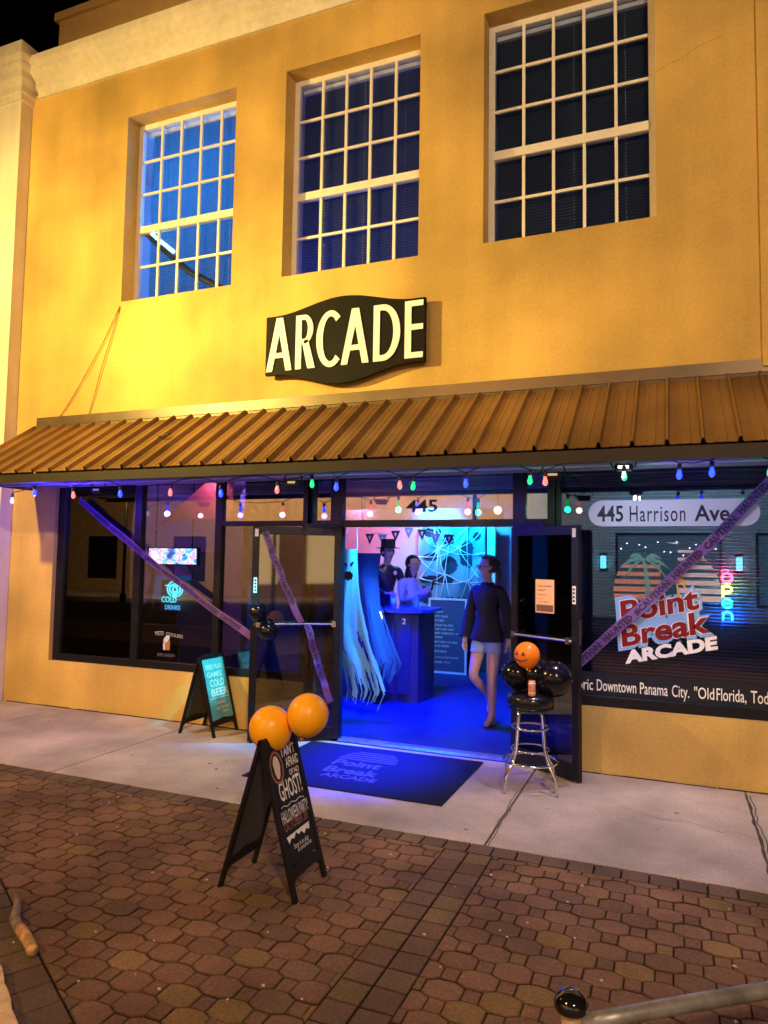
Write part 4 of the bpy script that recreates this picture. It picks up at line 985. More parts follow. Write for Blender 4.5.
# second woman with phone
JG = dict(JM); JG.update(head=(.08, 0, 1.56), neck=(.03, 0, 1.42), chest=(.0, 0, 1.26), waist=(0, 0, 1.06), shL=(0, .15, 1.34), shR=(0, -.15, 1.34), elL=(.06, .19, 1.10), elR=(.06, -.19, 1.10), wrL=(.27, .08, 1.20), wrR=(.27, -.08, 1.20), haL=(.33, .04, 1.24), haR=(.33, -.04, 1.24), look=(.85, -.5), top_name='blouse')
t, hb, hf, hl, P = person((-3.28, 2.92, .05), (.9, -.4), JG, dict(skin=skinm, top=mat('pale_blouse', (.55, .62, .75), .8), legs=MATS['dark_trousers'], hair=darkh), 'woman with long dark hair in a pale blouse looking down at the counter', 'long')
ph = P((.38, 0, 1.24)); t = thing('phone', ph, 'small phone held by the woman in the pale blouse', 'phone'); m = MB(); m.obox(ph, (.0, .07, 0), (.01, 0, .004), (.03, 0, .13)); o = obj('case', m, signblk, t); bevel(o, .003, 1)
m = MB(); m.obox(ph+Vector((-.002, .004, .008)), (0, .062, 0), (.001, 0, 0), (.027, 0, .115)); obj('screen', m, mat('phone_screen', (.2, .2, .3), emit=(.6, .7, 1), estr=.8), t)

# ---------------------------------------------------------------- left window contents
def cabinet(x, y, lab, col):
    t = thing('arcade_cabinet', (x, y, 0), lab, 'arcade machine', 'arcade machines in the left window')
    side = [(y-.35, 0), (y+.35, 0), (y+.35, 1.75), (y-.15, 1.75), (y-.22, 1.58), (y-.08, 1.45), (y-.14, 1.10), (y-.38, .95), (y-.38, .82), (y-.28, .78)]
    for s in (-.34, .31):
        m = MB(); m.prism([(x+s, a, b) for a, b in side], (.03, 0, 0)); obj('side_panel', m, col, t)
    m = MB(); m.box((x-.31, y-.26, .02), (x+.31, y+.33, .80)); obj('lower_body', m, blackp, t)
    m = MB(); m.prism([(x-.31, y-.36, .84), (x-.31, y-.36, .95), (x-.31, y-.13, 1.09), (x-.31, y-.10, .84)], (.62, 0, 0)); obj('control_panel', m, signblk, t)
    m = MB(); m.prism([(x-.28, y-.11, 1.13), (x-.28, y-.06, 1.44), (x-.28, y-.04, 1.44), (x-.28, y-.09, 1.13)], (.56, 0, 0)); obj('screen', m, mat('dim_screen', (.01, .012, .02), .08, emit=(.05, .18, .5), estr=.6), t)
    m = MB(); m.prism([(x-.31, y-.21, 1.58), (x-.31, y-.15, 1.73), (x-.31, y-.13, 1.73), (x-.31, y-.19, 1.58)], (.62, 0, 0)); obj('marquee', m, mat('marquee', (.12, .10, .2), .4, emit=(.55, .12, .7), estr=.7), t)
    for s in (-.15, .15):
        m = MB(); m.tube([(x+s, y-.25, .98), (x+s, y-.26, 1.08)], .006, 6); m.lathe([(.003, -.015), (.015, 0), (.003, .015)], (x+s, y-.26, 1.09), 10); obj('joystick', m, mat('red_plastic', (.5, .03, .03), .3), t)
cabinet(-6.95, 1.3, 'dark arcade machine standing furthest left behind the left window', mat('cab_side_a', (.06, .05, .12), .4))
cabinet(-6.05, 1.6, 'dark arcade machine behind the mullion of the left window', mat('cab_side_b', (.09, .07, .07), .4))
t = thing('hanging_screen', (-5.7, 1.05, 1.6), 'wide bright multicoloured screen hanging inside the left window', 'screen')
m = MB(); m.box((-6.05, 1.04, 1.575), (-5.30, 1.09, 1.795)); obj('case', m, signblk, t)
sm_ = bpy.data.materials.new('screen_picture'); sm_.use_nodes = True; nt = sm_.node_tree; p = nt.nodes['Principled BSDF']
tc = nt.nodes.new('ShaderNodeTexCoord'); vo = nt.nodes.new('ShaderNodeTexNoise'); vo.inputs['Scale'].default_value = 9; vo.inputs['Detail'].default_value = 3
cr = nt.nodes.new('ShaderNodeValToRGB'); cr.color_ramp.elements[0].position = .35; cr.color_ramp.elements[0].color = (.05, .02, .3, 1); cr.color_ramp.elements[1].position = .62; cr.color_ramp.elements[1].color = (1, .9, .8, 1)
for ps, cc in ((.44, (.1, .6, .9, 1)), (.5, (.9, .9, 1, 1)), (.56, (.9, .2, .5, 1))): e_ = cr.color_ramp.elements.new(ps); e_.color = cc
nt.links.new(tc.outputs['Object'], vo.inputs[0]); nt.links.new(vo.outputs['Fac'], cr.inputs[0]); nt.links.new(cr.outputs[0], p.inputs['Emission Color']); p.inputs['Emission Strength'].default_value = 4; p.inputs['Base Color'].default_value = (0, 0, 0, 1)
m = MB(); m.box((-6.03, 1.034, 1.59), (-5.32, 1.0395, 1.78)); obj('display', m, sm_, t)
m = MB(); m.tube([(-5.95, 1.06, 1.79), (-5.95, 1.06, 2.75)], .008, 6); m.tube([(-5.4, 1.06, 1.79), (-5.4, 1.06, 2.75)], .008, 6); obj('hanger', m, alum, t)
# teal neon
t = thing('neon_sign', (-4.95, .17, 1.15), 'glowing teal neon sign in the left window below the screen', 'neon sign')
teal = mat('teal_neon', (.2, .9, .9), emit=(.03, .75, .75), estr=3.2)
m = MB()
def cap_(mb, x, z, rx, rz, a0, a1, r=.008, y=.17): mb.tube([(x+rx*math.cos(R(a0+(a1-a0)*k/14)), y, z+rz*math.sin(R(a0+(a1-a0)*k/14))) for k in range(15)], r, 6)
cap_(m, -4.93, 1.335, .10, .085, -60, 240); cap_(m, -4.93, 1.335, .07, .055, 0, 360); m.tube([(-5.06, .17, 1.37), (-4.80, .17, 1.37)], .007, 6); cap_(m, -4.93, 1.33, .03, .03, 0, 360)
m.tube([(-4.96, .17, 1.26), (-4.90, .17, 1.26)], .012, 6)
text_mb('COLD', (-5.10, .165, 1.19), (1, 0, 0), (0, 0, 1), (0, -1, 0), 0, .03, .20, .065, mb=m); obj('neon_tube', m, teal, t)
m = MB(); text_mb('DRINKS', (-5.05, .165, 1.115), (1, 0, 0), (0, 0, 1), (0, -1, 0), 0, .03, .20, .05, mb=m); obj('lettering', m, mat('ice_neon', (.5, .8, 1), emit=(.12, .5, .9), estr=2.4), t)
m = MB(); m.box((-5.12, .185, 1.10), (-4.70, .19, 1.43)); obj('backplate', m, mat('teal_plate', (.02, .10, .12), .3), t)
light('neon_glow', 'POINT', (-4.9, .12, 1.3), .8, (.05, .9, 1), shadow_soft_size=.06)
# window decals on the left panes
t = thing('pane_sticker', (-4.92, .085, .65), 'small arched white sticker with a brown cup near the bottom of the left window', 'sticker')
m = MB(); ws = 'YETI COOLERS'
text_mb('YETI', (-5.11, .085, .845), (.99, 0, .06), (-.06, 0, .99), (0, -1, 0), 0, .02, .12, .042, mb=m); text_mb('COOLERS', (-4.96, .085, .852), (.985, 0, -.10), (.10, 0, .985), (0, -1, 0), 0, .015, .22, .036, mb=m)
obj('lettering', m, mat('grey_vinyl', (.35, .36, .42), .6), t)
m = MB(); m.prism([(-4.99, .086, .80), (-4.90, .086, .80), (-4.905, .086, .70), (-4.985, .086, .70)], (0, -.002, 0)); obj('cup', m, mat('cup_brown', (.42, .16, .08), .6), t)
m = MB(); m.lathe([(.002, 0), (.048, .001), (.002, .002)], (-4.945, .083, .815), 14, axis=(0, -1, 0), sy=.6); m.prism([(-4.99, .0865, .77), (-4.965, .0865, .77), (-4.965, .0865, .70), (-4.985, .0865, .70)], (0, -.004, 0)); obj('foam', m, mat('foam_vinyl', (.6, .65, .8), .6), t)
m = MB(); text_mb('BEER GARDEN', (-5.06, .085, .63), (1, 0, 0), (0, 0, 1), (0, -1, 0), 0, .01, .22, .035, mb=m); obj('caption', m, mat('faint_vinyl', (.12, .11, .17), .6), t)
t = thing('window_poster', (-6.05, .12, 1.7), 'faded dark poster inside the left pane of the left window', 'poster')
m = MB(); m.box((-6.24, .135, 1.72), (-5.90, .138, 2.05)); obj('sheet', m, mat('faded_poster', (.16, .14, .17), .7, nscale=9, namt=.4), t)
m = MB()
for z, w, s in ((1.97, .20, 'LIVE MUSIC'), (1.90, .26, 'EVERY NIGHT'), (1.82, .18, 'WELCOME')): text_mb(s, (-6.21, .133, z), (1, 0, 0), (0, 0, 1), (0, -1, 0), 0, .01, w, .03, mb=m, res=1)
obj('lettering', m, mat('faint_print', (.4, .38, .4), .7), t)
t = thing('pink_reflection', (-5.0, .4, 2.2), 'pink slanted painted reflection banner at the top of the second pane of the left window', 'patch')
m = MB(); m.prism([(-5.55, .45, 1.93), (-4.72, .45, 2.55), (-4.42, .45, 2.55), (-4.42, .45, 2.10), (-5.2, .45, 2.10)], (0, .004, 0)); obj('cloth', m, mat('reflection_pink', (.85, .22, .30), .8), t)  # pink sheet stands in for an awning reflection in the pane
light('pink_patch_fill', 'SPOT', (-4.6, .25, 2.60), 22, (1, .35, .45), (-4.8, .45, 2.2), spot_size=R(120), shadow_soft_size=.05)  # added lamp that only brightens the pink sheet

# ---------------------------------------------------------------- right window contents
t = thing('open_blind', (1.0, .3, 1.5), 'wide dark horizontal blind with open slats behind the right window', 'blind')
m = MB(); z = .70
while z < 2.48:
    m.face([(-.86, .215, z), (2.95, .215, z), (2.95, .233, z-.013), (-.86, .233, z-.013)]); z += .027
obj('slats', m, mat('dark_slat', (.10, .105, .13), .35), t)
m = MB()
for x in (-.6, .35, 1.3, 2.2): m.tube([(x, .225, .7), (x, .225, 2.5)], .0015, 5)
obj('cord', m, mat('cord_grey', (.3, .3, .35), .6), t)
# address strip
t = thing('address_decal', (-.03, .085, 2.05), 'white rounded window strip reading 445 Harrison Ave.', 'window sign')
pts = []; xa, xb, za, zb = -.655, .62, 1.985, 2.20; r_ = (zb-za)/2
for k in range(13): a = R(90+180*k/12); pts.append((xa+r_+r_*math.cos(a), .086, (za+zb)/2+r_*math.sin(a)))
for k in range(13): a = R(-90+180*k/12); pts.append((xb-r_+r_*math.cos(a), .086, (za+zb)/2+r_*math.sin(a)))
m = MB(); m.prism(pts, (0, -.002, 0)); obj('strip', m, film('white_vinyl', (.78, .76, .86), .93), t)
m = MB(); text_mb('445', (-.585, .083, 2.022), (1, 0, 0), (0, 0, 1), (0, -1, 0), 0, .02, .205, .135, mb=m); text_mb('Harrison', (-.33, .083, 2.022), (1, 0, 0), (0, 0, 1), (0, -1, 0), 0, .006, .42, .13, mb=m, spacing=1.15)
text_mb('Ave.', (.155, .083, 2.022), (1, 0, 0), (0, 0, 1), (0, -1, 0), 0, .02, .285, .13, mb=m); obj('lettering', m, mat('ink_vinyl', (.02, .02, .035), .6), t)
# logo
t = thing('logo_decal', (-.05, .08, .86), 'large Point Break Arcade logo with striped sun and palms on the right window', 'window sign')
cx, czz, rr_ = -.06, 1.45, .40
m1 = MB(); m2 = MB(); z = 1.39
while z < 1.85:
    hgt = .045-.03*(z-1.39)/.46
    pl, pr_ = [], []
    for q in (z, z+hgt):
        dx = math.sqrt(max(0, rr_**2-(q-czz)**2)); pl.append(cx-dx); pr_.append(cx+dx)
    if z < 1.68:
        m1.prism([(pl[0], .086, z), (-.10, .086, z), (-.10, .086, z+hgt), (pl[1], .086, z+hgt)], (0, -.001, 0))
    if pr_[0] > .03: m2.prism([(max(.03, pl[0]), .086, z), (pr_[0], .086, z), (pr_[1], .086, z+hgt), (max(.03, pl[1]), .086, z+hgt)], (0, -.001, 0))
    z += .064
obj('sun_stripes', m1, film('orange_vinyl', (.62, .28, .18), .45), t); obj('sun_highlight', m2, film('white_stripe_vinyl', (.72, .66, .72), .48), t)
def palm(cx, cz, s, zb, mt):
    mb = MB(); k_ = 0
    for a in (12, 48, 88, 128, 165, 205, -22):
        p = []; n_ = 9
        for k in range(n_):
            f = k/(n_-1); x = cx+s*f*math.cos(R(a))*(1-.1*f); z = cz+s*f*math.sin(R(a))*.75-s*.55*f*f
            p.append((x, z))
        wdt = [.02*s+.16*s*math.sin(math.pi*min(1, f*1.02))*(.75+.25*(k % 2)) for k, f in enumerate([q/(n_-1) for q in range(n_)])]
        pts = [(x, .0845-k_*.0006, z+w*.45) for (x, z), w in zip(p, wdt)]+[(x, .0845-k_*.0006, z-w*.55) for (x, z), w in reversed(list(zip(p, wdt)))]
        mb.prism(pts, (0, -.0003, 0)); k_ += 1
    tr = [(cx-.03*s+.16*s*math.sin(f*1.6), cz+(zb-cz)*f, .055*s+.05*s*f) for f in (0, .3, .6, 1)]
    mb.prism([(x-w, .0797, z) for x, z, w in tr]+[(x+w, .0797, z) for x, z, w in reversed(tr)], (0, -.0003, 0))
    return obj('palm', mb, mt, t)
palm(-.22, 1.72, .21, 1.38, film('palm_vinyl', (.12, .34, .36), .5)); palm(.02, 1.55, .10, 1.40, film('palm_gold_vinyl', (.72, .40, .10), .85))
ang = math.atan2(.150, .64); ux = (math.cos(ang), 0, math.sin(ang)); uz = (-math.sin(ang)*.3, 0, 1)
halo = film('halo_vinyl', (.22, .42, .85), .95); logo_red = mat('logo_red', (.20, .010, .014), .6, spec=.2); logo_w = mat('logo_white', (.78, .78, .88), .5)
m = MB(); text_mb('Point', (-.435, .082, 1.165), ux, uz, (0, -1, 0), 0, .085, .66, .235, mb=m, res=4); text_mb('Break', (-.425, .0822, .965), ux, uz, (0, -1, 0), 0, .085, .735, .235, mb=m, res=4)
m.prism([(-.36, .0835, 1.05), (.20, .0835, 1.18), (.17, .0835, 1.37), (-.36, .0835, 1.27)], (0, -.0005, 0)); obj('halo', m, halo, t)
m = MB(); text_mb('Point', (-.405, .0805, 1.19), ux, uz, (0, -1, 0), 0, .05, .61, .19, mb=m, res=4); text_mb('Break', (-.400, .0805, .995), ux, uz, (0, -1, 0), 0, .05, .685, .19, mb=m, res=4); obj('lettering_edge', m, mat('logo_pale', (.70, .68, .85), .5), t)
m = MB(); text_mb('Point', (-.398, .079, 1.197), ux, uz, (0, -1, 0), 0, .030, .596, .176, mb=m, res=4); text_mb('Break', (-.393, .079, 1.002), ux, uz, (0, -1, 0), 0, .030, .671, .176, mb=m, res=4); obj('lettering', m, logo_red, t)
m = MB(); text_mb('ARCADE', (-.372, .079, .868), ux, uz, (0, -1, 0), 0, .055, .70, .108, mb=m, res=3); obj('caption', m, logo_w, t)
# tagline
t = thing('tagline_decal', (-.1, .085, .62), 'white line of lettering along the bottom of the right window about historic downtown', 'window sign')
m = MB(); m.box((-.875, .0845, .605), (2.95, .0865, .79)); obj('strip', m, mat('black_vinyl_strip', (.008, .008, .02), .4), t)
m = MB()
for s, a, b in (('Historic', -.875, -.625), ('Downtown', -.595, -.29), ('Panama', -.262, -.055), ('City.', -.025, .10), ('"Old', .137, .278), ('Florida,', .294, .50), ('Today', .53, .72)):
    hh = .092 if not s.startswith('F') else .092
    text_mb(s, (a, .082, .640), (1, 0, 0), (0, 0, 1), (0, -1, 0), 0, .004, b-a, hh, mb=m)
obj('lettering', m, mat('white_vinyl_text', (.85, .85, .85), .5), t)
# rainbow OPEN neon
t = thing('open_sign', (.39, .15, 1.2), 'vertical rainbow neon sign reading OPEN in the right window', 'neon sign')
for k, (ch, z, c_, e_) in enumerate((('O', 1.545, (1, .05, .12), 12), ('P', 1.445, (1, .85, .10), 9), ('E', 1.345, (.0, .75, .8), 6), ('N', 1.25, (.02, .4, 1), 10))):
    mt = mat('neon_'+ch.lower(), (.8, .8, .8), emit=c_, estr=e_); mb = MB(); r_ = .0095; x = .385
    if ch == 'O': cap_(mb, x, z+.035, .038, .038, 0, 360, r_, .15)
    if ch == 'P': mb.tube([(x-.03, .15, z-.015), (x-.03, .15, z+.07)], r_, 6); cap_(mb, x-.005, z+.045, .036, .028, -150, 150, r_, .15)
    if ch == 'E': cap_(mb, x, z+.035, .034, .034, 10, 330, r_, .15); mb.tube([(x-.03, .15, z+.035), (x+.033, .15, z+.035)], r_, 6)
    if ch == 'N': mb.tube([(x-.032, .15, z), (x-.032, .15, z+.06)], r_, 6); cap_(mb, x, z+.035, .032, .03, 180, 0, r_, .15); mb.tube([(x+.032, .15, z), (x+.032, .15, z+.035)], r_, 6)
    obj('neon_letter', mb, mt, t)
mb = MB(); cap_(mb, .372, 1.63, .024, .014, 0, 200, .006, .15); obj('neon_letter', mb, MATS['neon_o'], t)  # small arc above the O imitates its reflection with a glowing tube
mb = MB(); mb.box((.33, .165, 1.22), (.335, .175, 1.64)); mb.box((.435, .165, 1.22), (.44, .175, 1.64)); obj('frame', mb, alum, t)
for z, c_, w in ((1.58, (1, .02, .15), 1.4), (1.47, (.8, 1, .05), 1.1), (1.36, (0, .6, 1), 1.4), (1.24, (.0, .12, 1), 4.2)): light('open_glow', 'POINT', (.40, .165, z), w*7, c_, shadow_soft_size=.02)
t = thing('neon_reflection', (-.74, .15, 1.3), 'narrow glowing rainbow segments imitating a neon reflection beside the right open door', 'light')  # reflection of the neon in the mullion, built as glowing segments
for k, c_ in enumerate(((1, .05, .05), (1, .6, .05), (.05, .7, .2), (.0, .25, 1))):
    m = MB(); m.box((-.765, .14, 1.61-.085*k), (-.725, .15, 1.69-.085*k)); obj('segment', m, mat('strip_%s' % 'royb'[k], (.5, .5, .5), emit=c_, estr=.9), t)

# ================================================================ THINGS ON THE PAVEMENT
def aframe(base, yawr, W_, Hh, spread, board_mat, label, fill, back_label=None):
    """front board faces local +x; feet at x=0 and x=-spread; board spans local y"""
    t = bpy.data.objects.new('sandwich_board', None); COL.objects.link(t); t.location = base; t.rotation_euler = (0, 0, yawr); WL[t.name] = Vector((0, 0, 0)); tag(t, label, 'sandwich board', 'sandwich boards on the pavement')
    zt = math.sqrt(Hh**2-(spread/2)**2)
    for s in (1, -1):
        foot = Vector((0 if s == 1 else -spread, 0, 0)); apex = Vector((-spread/2+s*.008, 0, zt)); u = (apex-foot).normalized(); nv = Vector((u.z*1, 0, -u.x)) if s == 1 else Vector((-u.z, 0, u.x))
        L = (apex-foot).length; th_ = .018
        def Q(a, b, c_=0): return foot+Vector((0, a, 0))+u*b+nv*c_
        m = MB()
        for a0, a1 in ((0, .03), (W_-.03, W_)):
            m.prism([Q(a0, 0), Q(a1, 0), Q(a1 if a0 == 0 else a1, L), Q(a0, L)], -nv*th_)
        m.prism([Q(.03, L*.13), Q(W_-.03, L*.13), Q(W_-.03, L*.185), Q(W_*.5, L*.215), Q(.03, L*.185)], -nv*th_)
        m.prism([Q(.03, L*.10), Q(.055, L*.13), Q(.03, L*.14)], -nv*th_); m.prism([Q(W_-.03, L*.10), Q(W_-.055, L*.13), Q(W_-.03, L*.14)], -nv*th_)
        # scrolled top rail
        tp = [Q(.03, L*.955), Q(W_-.03, L*.955)]
        for k in range(13):
            f = 1-k/12; tp.append(Q(.03+(W_-.06)*f, L*(.985+.020*abs(math.sin(f*math.pi*2))+.018*math.sin(math.pi*f))))
        m.prism(tp, -nv*th_)
        fr = obj('frame', m, blackp, t); WL[fr.name] = Vector((0, 0, 0))
        m = MB(); m.prism([Q(.03, L*.20, -.004), Q(W_-.03, L*.20, -.004), Q(W_-.03, L*.955, -.004), Q(.03, L*.955, -.004)], -nv*.008)
        obj('panel', m, board_mat if s == 1 else mat('panel_back', (.06, .05, .045), .6), t)
        if s == 1:
            fill(t, lambda a, b: Q(a, L*b, -.0035), Vector((0, 1, 0)), u, nv, W_, L)
    return t
def fill_near(t, Q, r_, u, n, W_, L):
    m = MB()
    def tx(s, a, b, w, h_, bold=.01, sh=0.): text_mb(s, Q(a, b), r_, u, n, 0, bold, w, h_, mb=m, shear=sh, res=2)
    tx("I AIN'T", .165, .845, .135, .052, .012); tx('AFRAID', .185, .770, .135, .048, .012); tx('OF NO', .20, .715, .10, .030, .012)
    tx('GHOST!', .07, .585, .225, .098, .014); tx('HALLOWEEN PARTY!', .045, .455, .27, .060, .006); tx('Stop in to play', .10, .285, .15, .024, .0); tx('& costume fun', .13, .255, .14, .022, .0)
    for bb, a0, a1 in ((.925, .13, .27), (.553, .06, .29)):
        m.tube([Q(a0+(a1-a0)*k/16, bb+.006*math.sin(k*1.1)) for k in range(17)], .0022, 4)
    # torn paper edge drawn under the date
    pts = [Q(.05, .375), Q(.285, .385), Q(.28, .35)]
    for k in range(9): pts.append(Q(.27-.205*k/8, .345+(.018 if k % 2 else -.004)-.01*math.sin(k)))
    m.prism(pts, n*.0006)
    obj('lettering', m, white, t)
    m = MB(); text_mb('OCTOBER 28', Q(.05, .405), r_, u, n, 0, .012, .235, .045, mb=m); obj('date_lettering', m, redchalk, t)
    m = MB(); cx, cy = .095, .80
    for k in range(24):
        a, b = R(15*k), R(15*(k+1))
        m.prism([Q(cx+.062*math.cos(a), cy+.105*math.sin(a)), Q(cx+.062*math.cos(b), cy+.105*math.sin(b)), Q(cx+.050*math.cos(b), cy+.088*math.sin(b)), Q(cx+.050*math.cos(a), cy+.088*math.sin(a))], n*.0008)
    obj('painted_ring', m, mat('ring_brown', (.30, .12, .06), .7), t)
    m = MB(); m.prism([Q(cx+.030*math.cos(R(20*k))*(1.1 if k < 9 else .9), cy+.075*math.sin(R(20*k))) for k in range(18)], n*.0005); obj('painted_shape', m, mat('cream_paint', (.75, .58, .42), .7), t)
t1 = aframe((-1.725, -2.88, 0), R(0), .345, .79, .455, chalk, 'black sandwich board with chalk lettering and two orange balloons on the bricks', fill_near)
def fill_far(t, Q, r_, u, n, W_, L):
    m = MB()
    def tx(s, a, b, w, h_, bold=.01): text_mb(s, Q(a, b), r_, u, n, 0, bold, w, h_, mb=m, res=2)
    tx('FREE PLAY', .07, .82, .25, .045); tx('GAMES', .07, .72, .22, .05); tx('COLD', .09, .60, .22, .07, .015); tx('BEER', .09, .485, .26, .07, .02); tx('DRINKS', .12, .38, .16, .03); tx('@ FOOD', .12, .31, .20, .035); tx('HERE', .2, .27, .10, .022)
    m.prism([Q(.05, .455), Q(.34, .455), Q(.34, .463), Q(.05, .463)], n*.0006)
    obj('lettering', m, white, t)
t2 = aframe((-3.975, -.40, 0), R(-2), .385, .765, .42, mat('pale_blue_board', (.10, .42, .46), .6, nscale=5, namt=.2), 'sandwich board with bright cyan face standing against the shop wall', fill_far)

def mk_balloon(c, r, mt, label, group, tilt=(0, 0, 1), deco=None):
    t = thing('balloon', c, label, 'balloon', group); m = MB(); balloon(m, c, r, tilt=tilt); obj('skin', m, mt, t, True); return t
mk_balloon((-1.985, -2.72, .785), .114, orangeb, 'lower left orange balloon tied to the chalk sandwich board', 'orange balloons on the sandwich board', (-.3, -.1, 1))
mk_balloon((-1.775, -2.70, .870), .108, orangeb, 'upper right orange balloon tied to the chalk sandwich board', 'orange balloons on the sandwich board', (.25, 0, 1))
h, d, n, Lw, T = dL
mk_balloon(h+d*(Lw-.06)+n*.18+Vector((0, 0, 1.19)), .083, blackb, 'upper black balloon tied to the left open door', 'black balloons on the left door', (-.2, -.3, .8))
mk_balloon(h+d*(Lw-.16)+n*.17+Vector((0, 0, 1.02)), .090, blackb, 'lower black balloon tied to the left open door', 'black balloons on the left door', (.3, -.3, -.6))

# bar stool
sx, sy = -1.01, -.60
t = thing('bar_stool', (sx, sy, 0), 'chrome bar stool with round black seat in front of the right open door', 'bar stool')
m = MB(); m.lathe([(.155, .60), (.168, .61), (.172, .635), (.172, .665), (.160, .688), (.10, .700), (.004, .702)], (sx, sy, 0), 36); obj('seat', m, vinyl, t, True)
m = MB(); m.lathe([(.162, .585), (.170, .59), (.170, .607), (.160, .612)], (sx, sy, 0), 36); obj('seat_band', m, mat('black_band', (.01, .01, .02), .2, .3), t, True)
for k in range(4):
    a = R(45+90*k+12); dx, dy = math.cos(a), math.sin(a)
    m = MB(); m.tube([(sx+dx*.03, sy+dy*.03, .588), (sx+dx*.10, sy+dy*.10, .583), (sx+dx*.122, sy+dy*.122, .55), (sx+dx*.145, sy+dy*.145, .30), (sx+dx*.185, sy+dy*.185, .20), (sx+dx*.250, sy+dy*.250, .12), (sx+dx*.258, sy+dy*.258, .0)], .0115, 10); obj('leg', m, chrome, t, True)
for z, r in ((.45, .135), (.205, .200)):
    m = MB(); m.tube([(sx+r*math.cos(2*math.pi*k/36), sy+r*math.sin(2*math.pi*k/36), z) for k in range(37)], .0095, 8); obj('foot_ring', m, chrome, t, True)
m = MB()
m.tube([(sx+.14*math.cos(2*math.pi*k/36), sy+.14*math.sin(2*math.pi*k/36), .29) for k in range(37)], .006, 8); obj('brace_ring', m, chrome, t, True)
# balloons and can on the stool
mk_balloon((sx-.12, sy+.06, .82), .115, blackb, 'black balloon resting at the left of the stool seat', 'black balloons on the stool', (-.6, 0, .7))
mk_balloon((sx+.01, sy+.10, .83), .11, blackb, 'black balloon in the middle of the stool behind the can', 'black balloons on the stool', (0, .3, 1))
mk_balloon((sx+.17, sy+.05, .81), .135, blackb, 'black balloon at the right of the stool seat', 'black balloons on the stool', (.7, 0, .6))
pc = Vector((sx-.02, sy-.03, .985))
pt = mk_balloon(pc, .096, pumpkb, 'orange jack o lantern balloon on top of the black balloons', None, (-.2, .1, 1))
vd = (Vector((0, -6.04, 1.5))-pc).normalized(); sd = vd.cross(Vector((0, 0, 1))).normalized(); uu = sd.cross(vd)
vd = (vd+sd*(.60)-Vector((0, 0, .08))).normalized(); sd = vd.cross(Vector((0, 0, 1))).normalized() ; sd = -sd; uu = Vector((0, 0, 1))
def onb(a, b, k=.0990):
    q = vd+sd*a+uu*b; q.normalize(); return pc+q*k
m = MB()
for a in (-.38, .25): m.face([onb(a-.17, .02), onb(a+.17, .02), onb(a, .36)])
pts = [onb(-.62+.155*k, -.38+(.13 if k % 2 else 0)-.12*math.sin(math.pi*k/8)) for k in range(9)]
m.tube(pts, .0045, 5); obj('drawn_face', m, tapetxt, pt)
t = thing('drink_can', (sx+.035, sy-.13, .70), 'small orange and white drink can on the stool seat', 'can')
m = MB(); m.lathe([(.022, 0), (.026, .004), (.0265, .10), (.022, .113)], (sx+.035, sy-.13, .701), 18); obj('body', m, mat('can_orange', (.85, .16, .06), .3, .2, nscale=40, col2=(.9, .5, .4)), t, True)
m = MB(); m.lathe([(.0222, .113), (.023, .118), (.019, .117), (.004, .115)], (sx+.035, sy-.13, .701), 18); obj('lid', m, chrome, t, True)
m = MB(); m.lathe([(.0268, .02), (.0268, .028)], (sx+.035, sy-.13, .701), 18); m.lathe([(.0268, .085), (.0268, .095)], (sx+.035, sy-.13, .701), 18); obj('label_band', m, white, t, True)

# door mat
t = thing('door_mat', (-2.3, -.7, 0), 'large dark blue lit rubber mat with a faint logo in front of the doorway', 'mat')
m = MB(); m.box((-3.10, -1.27, .003), (-1.49, -.11, .011)); o = obj('rubber', m, rubber, t); bevel(o, .003, 1)
m = MB(); 
md = Vector((1, 0, 0)); mu_ = Vector((0, 1, 0))
text_mb('Point', (-2.62, -.70, .0118), md, mu_, (0, 0, 1), 0, .03, .42, .15, mb=m); text_mb('Break', (-2.60, -.90, .0118), md, mu_, (0, 0, 1), 0, .03, .46, .15, mb=m); text_mb('ARCADE', (-2.56, -1.02, .0118), md, mu_, (0, 0, 1), 0, .03, .46, .09, mb=m)
z = 0
for k in range(5):
    y = -.52+.055*k; hw = .26*math.sqrt(max(.05, 1-((y+.52)/.29)**2)); m.face([(-2.38-hw, y, .0118), (-2.38+hw, y, .0118), (-2.38+hw*.97, y+.03, .0118), (-2.38-hw*.97, y+.03, .0118)])
obj('logo', m, mat('mat_print', (.07, .045, .075), .7, nscale=25, namt=.5), t)

# driftwood in the corner
t = thing('driftwood_stick', (-2.75, -3.6, 0), 'bent weathered stick lying on the bricks at the left', 'stick')
P_ = [(-2.975, -3.405, .03), (-2.90, -3.46, .022), (-2.80, -3.56, .022), (-2.72, -3.61, .025), (-2.60, -3.67, .026), (-2.50, -3.73, .028)]
m = MB(); m.tube(P_[:4], [.012, .018, .024, .022], 10); obj('grey_end', m, mat('grey_wood', (.20, .15, .12), .85, nscale=25, namt=.4, bscale=60, bstr=.8), t, True)
m = MB(); m.tube([(-2.715, -3.612, .026), (-2.65, -3.645, .028), (-2.58, -3.68, .026), (-2.495, -3.732, .028)], [.024, .026, .023, .024], 10); obj('bare_end', m, mat('bare_wood', (.55, .32, .13), .8, nscale=25, namt=.45, bscale=45, bstr=1.2, dirt=22), t, True)
t = thing('timber_edging', (-2.4, -3.98, 0), 'pale rough timber piece at the lower left corner beside the slanted bricks', 'timber')
m = MB(); a = Vector((-2.58, -3.83, 0)); e3 = Vector((.84, -.54, 0)); n3 = Vector((-.54, -.84, 0)); pts = []
for k in range(13): pts.append(a+e3*(.06*k)+n3*(.0+.004*math.sin(k*2)))
for k in range(12, -1, -1): pts.append(a+e3*(.06*k)+n3*(.062+.012*math.sin(k*3.3)))
